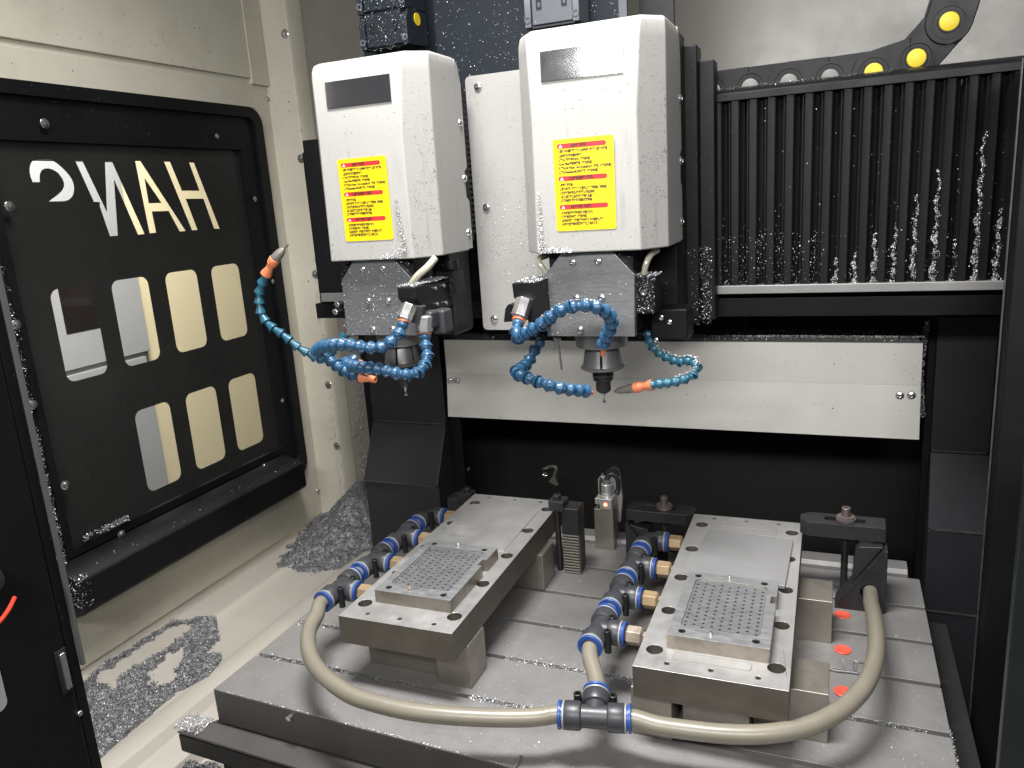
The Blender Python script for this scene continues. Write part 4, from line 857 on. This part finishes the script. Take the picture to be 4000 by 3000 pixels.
for cxx, lab in ((-23.55, 'right'), (-49.48, 'left')):
    u = rng.random(1300); q = np.c_[cxx+5.55+u*2.15, 77.9+u*3.2, rng.uniform(44.3, 64, 1300)]; q = q[np.clip((66-q[:,2])/20, .1, 1)*np.clip(.45+.6*fbm(q[:,1:], .9), .05, 1) > rng.random(len(q))*.9]
    flakes(q, (.82,-.57,0), .11, .85, 'cover_chips', 'dull chips speckling the slanted right side of the %s head cover' % lab, m=DCHIP)
# crusts of chips under the covers
u = rng.random(700)**.7; q = np.c_[-28.6+u*3.4, rng.uniform(77.55,77.75,700), 44.15+np.abs(rng.normal(size=700))*(.1+.45*(1-u))]; v = rng.random(420)**1.6; q = np.concatenate([q, np.c_[-28.5+rng.normal(size=420)*.13*(1.4-v), rng.uniform(77.6,77.75,420), 44.6+v*6]]); flakes(q, (0,-1,.4), .15, .3, 'crust_chips', 'crust of chips at the lower left of the right head cover')
u = rng.random(420)**.7; q = np.c_[-45.2-u*2.8, rng.uniform(77.55,77.75,420), 44.2+np.abs(rng.normal(size=420))*(.12+.6*(1-u))]; v = rng.random(460)**1.5; q = np.concatenate([q, np.c_[-44.9-.5*v+rng.normal(size=460)*.16*(1.4-v), rng.uniform(77.6,77.75,460), 44.8+v*6.2]]); flakes(q, (0,-1,.4), .15, .3, 'crust_chips', 'crust of chips at the lower right of the left head cover')
flakes(box_pts(1500, (-45,-42.6), (75,83.4), (41.25,41.4)), (0,0,1), .2, .3, 'block_chips', 'chips heaped on top of the long coolant block')
flakes(box_pts(700, (-31,-28.4), (75.3,81), (41.35,41.5)), (0,0,1), .2, .3, 'block_chips', 'chips on top of the coolant block beside the right plate')
flakes(np.concatenate([box_pts(1100, (-19,-13.5), (93.6,95.2), (33.8,43)), box_pts(900, (-48,-44.6), (87.4,87.6), (34,43)), box_pts(260, (-19.3,-17.2), (79.9,80), (37.4,41.3)), box_pts(500, (-19.4,-17.1), (80,83), (41.2,41.4))]), (0,-.8,.6), .16, .4, 'carriage_chips', 'cuttings clinging to the carriages beside the steel plates')
q = box_pts(1500, (-15.2,-14.0), (96.5,97.3), (34,48)); q = q[np.abs(q[:,0]+14.7+.2*np.sin(q[:,2])) < .12+.4*(48-q[:,2])/14*rng.random(len(q))]; flakes(q, (0,-1,0), .22, .3, 'carriage_chips', 'ragged seam of cuttings hanging beside the bellows')
# chips in the bellows
pb = []
for i in range(17):
    x = -15.2+i*1.995
    n = 130; q = box_pts(n, (x-1,x+1), (97.65,98.2), (38,59)); q = q[rng.random(n) < np.clip((50-q[:,2])/14, .08, 1)]; pb.append(q)
    if i >= 8:
        top = 39.5+{8:1.5,9:2,10:4,11:5,12:8,13:10.5,14:3,15:14,16:6}.get(i, 2); m_ = int(260*(top-38))
        if i in (14,): m_ //= 4
        q = box_pts(m_, (x-1.15,x-.2), (97.7,98.3), (37.95,top)); wd = .12+.34*((top-q[:,2])/(top-38))*(.6+.4*np.sin(q[:,2]*3.1+i)); q = q[(np.abs(q[:,0]-(x-.68)-.13*np.sin(q[:,2]*1.7+2*i)-.07*np.sin(q[:,2]*6+i)) < wd) & (rng.random(m_) < .25+.75*(np.sin(q[:,2]*2.1+i)+np.sin(q[:,2]*4.3+2*i) > -.5))]; pb.append(q)
pb.append(box_pts(500, (-14.2,-2), (97.55,98.2), (38,44)))
flakes(np.concatenate(pb), (0,-1,.3), .125, .35, 'bellows_chips', 'cuttings caught in the lower folds of the bellows')
flakes(box_pts(1600, (-14.3,5), (97.5,100.2), (60.4,60.75)), (0,0,1), .14, .6, 'rail_chips', 'fine chips on the upper bellows rail')
q = box_pts(9000, (-56,10), (109.9,113.3), (0,0)); q[:,2] = 28.75+(q[:,1]-109.9)*.24+rng.random(len(q))*.25; q = q[fbm(q[:, :2], .5, 3) > -.5]; q = q[(np.abs(q[:,1]-111.5) > .3) | (fbm(q[:, :2], .35, 2) > .5)]
flakes(q, (0,0,1), .26, .2, 'cover_top_chips', 'cuttings heaped along the hinge on top of the long cream way cover')
q = box_pts(900, (11.0,11.7), (112.6,113.4), (18,31)); q[:,0] -= .5*np.sin((q[:,2]-18)/13*3.14); flakes(q, (-.4,-1,0), .25, .3, 'corner_chips', 'cuttings stuck along the right rounded edge of the portal opening')
# window chips
q = np.concatenate([box_pts(1500, (-94.3,-93.8), (64.2,65.4), (3,24)), box_pts(500, (-94.3,-93.8), (64.2,65.6), (24,46)), box_pts(800, (-94.4,-93.8), (68.5,76), (8.2,9.0))]); flakes(q[(fbm(q[:,1:], .7) > -.5)], (1,0,0), .2, .2, 'window_chips', 'cuttings stuck in the left edge and lower corner of the window frame')
flakes(np.concatenate([box_pts(900, (-93,-89.9), (63.4,65.2), (1.2,5.6)), box_pts(300, (-95,-94), (112.5,116), (.5,2.8)), box_pts(60, (-94,-90.1), (64,110), (5.6,5.9))]), (.6,0,.8), .22, .2, 'sill_chips', 'clump of cuttings at the front end of the black window sill')
q = box_pts(1300, (-94.9,-89.4), (121.6,121.9), (-6,42)); q = q[np.abs(q[:,0]+89.6-.0) < .9]; flakes(q, (0,-1,0), .3, .3, 'post_chips', 'cuttings streaking down the grey corner post')
q = box_pts(5200, (-88.5,-80), (125.5,125.9), (-8,34)); q = q[np.abs(q[:,0]+86.5+.9*np.sin(q[:,2]*.3)) < .5+1.4*np.clip((22-q[:,2])/25, 0, 1)*rng.random(len(q))**.5]; flakes(q, (0,-1,0), .34, .3, 'post_chips', 'grey streak of cuttings on the rear left sheet wall')
flakes(box_pts(1400, (-66,-62.5), (53.8,56.4), (-4.3,-4.1)), (0,0,1), .2, .5, 'ledge_chips', 'cuttings at the left end of the steel ledge below the table')
bed('lower_chip_heap', 'dull heap of cuttings under the left end of the steel ledge', [(-69,50),(-64.5,50),(-64.5,58),(-68.5,57)], -12.7, lambda P: 1.0+.5*fbm(P, .9), .4, 4000, .34)
for nm, Pth, n, lab in (('a', P3, 1500, 'thin teal hose on the right'), ('b', P4, 700, 'thick hose looping under the left head'), ('c', P1, 420, 'hose arching over the right plate')):
    idx = rng.integers(int(len(Pth)*(.05 if nm == 'a' else .3)), int(len(Pth)*(.6 if nm != 'b' else .7)), n); q = np.array([Pth[i][:] for i in idx]); q[:,2] += .5+.08*rng.random(n); q[:, :2] += rng.normal(size=(n,2))*.13
    flakes(q, (0,0,1), .17, .4, 'hose_chips', 'chips dusting the top of the ' + lab)
bpy.context.view_layer.update()

hk = thing('hanging_clip', 'small pale clip hanging in the dark opening left of the tool setter', 'clip', (-43.58,117.00,4.17))
part('flap', MB().prism([((-43.00,117.00,4.21))[::2], ((-42.32,117.00,2.37))[::2], ((-42.82,117.00,2.19))[::2], ((-44.04,117.00,2.82))[::2]], 117, 117.3, 'y'), STEELD, hk)
part('hook', MB().tube(spline([(-45.03,117.50,4.90), (-43.43,117.20,5.56), (-42.50,117.00,5.40), (-42.92,117.00,4.07)], .3), .3, 8), STEELD, hk)
part('bead', MB().cyl(((-44.96,117.00,4.06)), ((-44.19,117.00,3.83)), .5, n=12), SCREW, hk)
sc2 = part('chip_string', MB().tube(spline([(-60.92,116.00,1.22), (-60.98,116.00,2.28), (-60.10,116.00,3.26), (-58.25,116.00,4.55)], .25), .22, 6), CHIPBED, None, ang=0)
props(sc2, 'grey string of cuttings clinging in the dark behind the left clamp', 'metal chips', None, 'stuff')
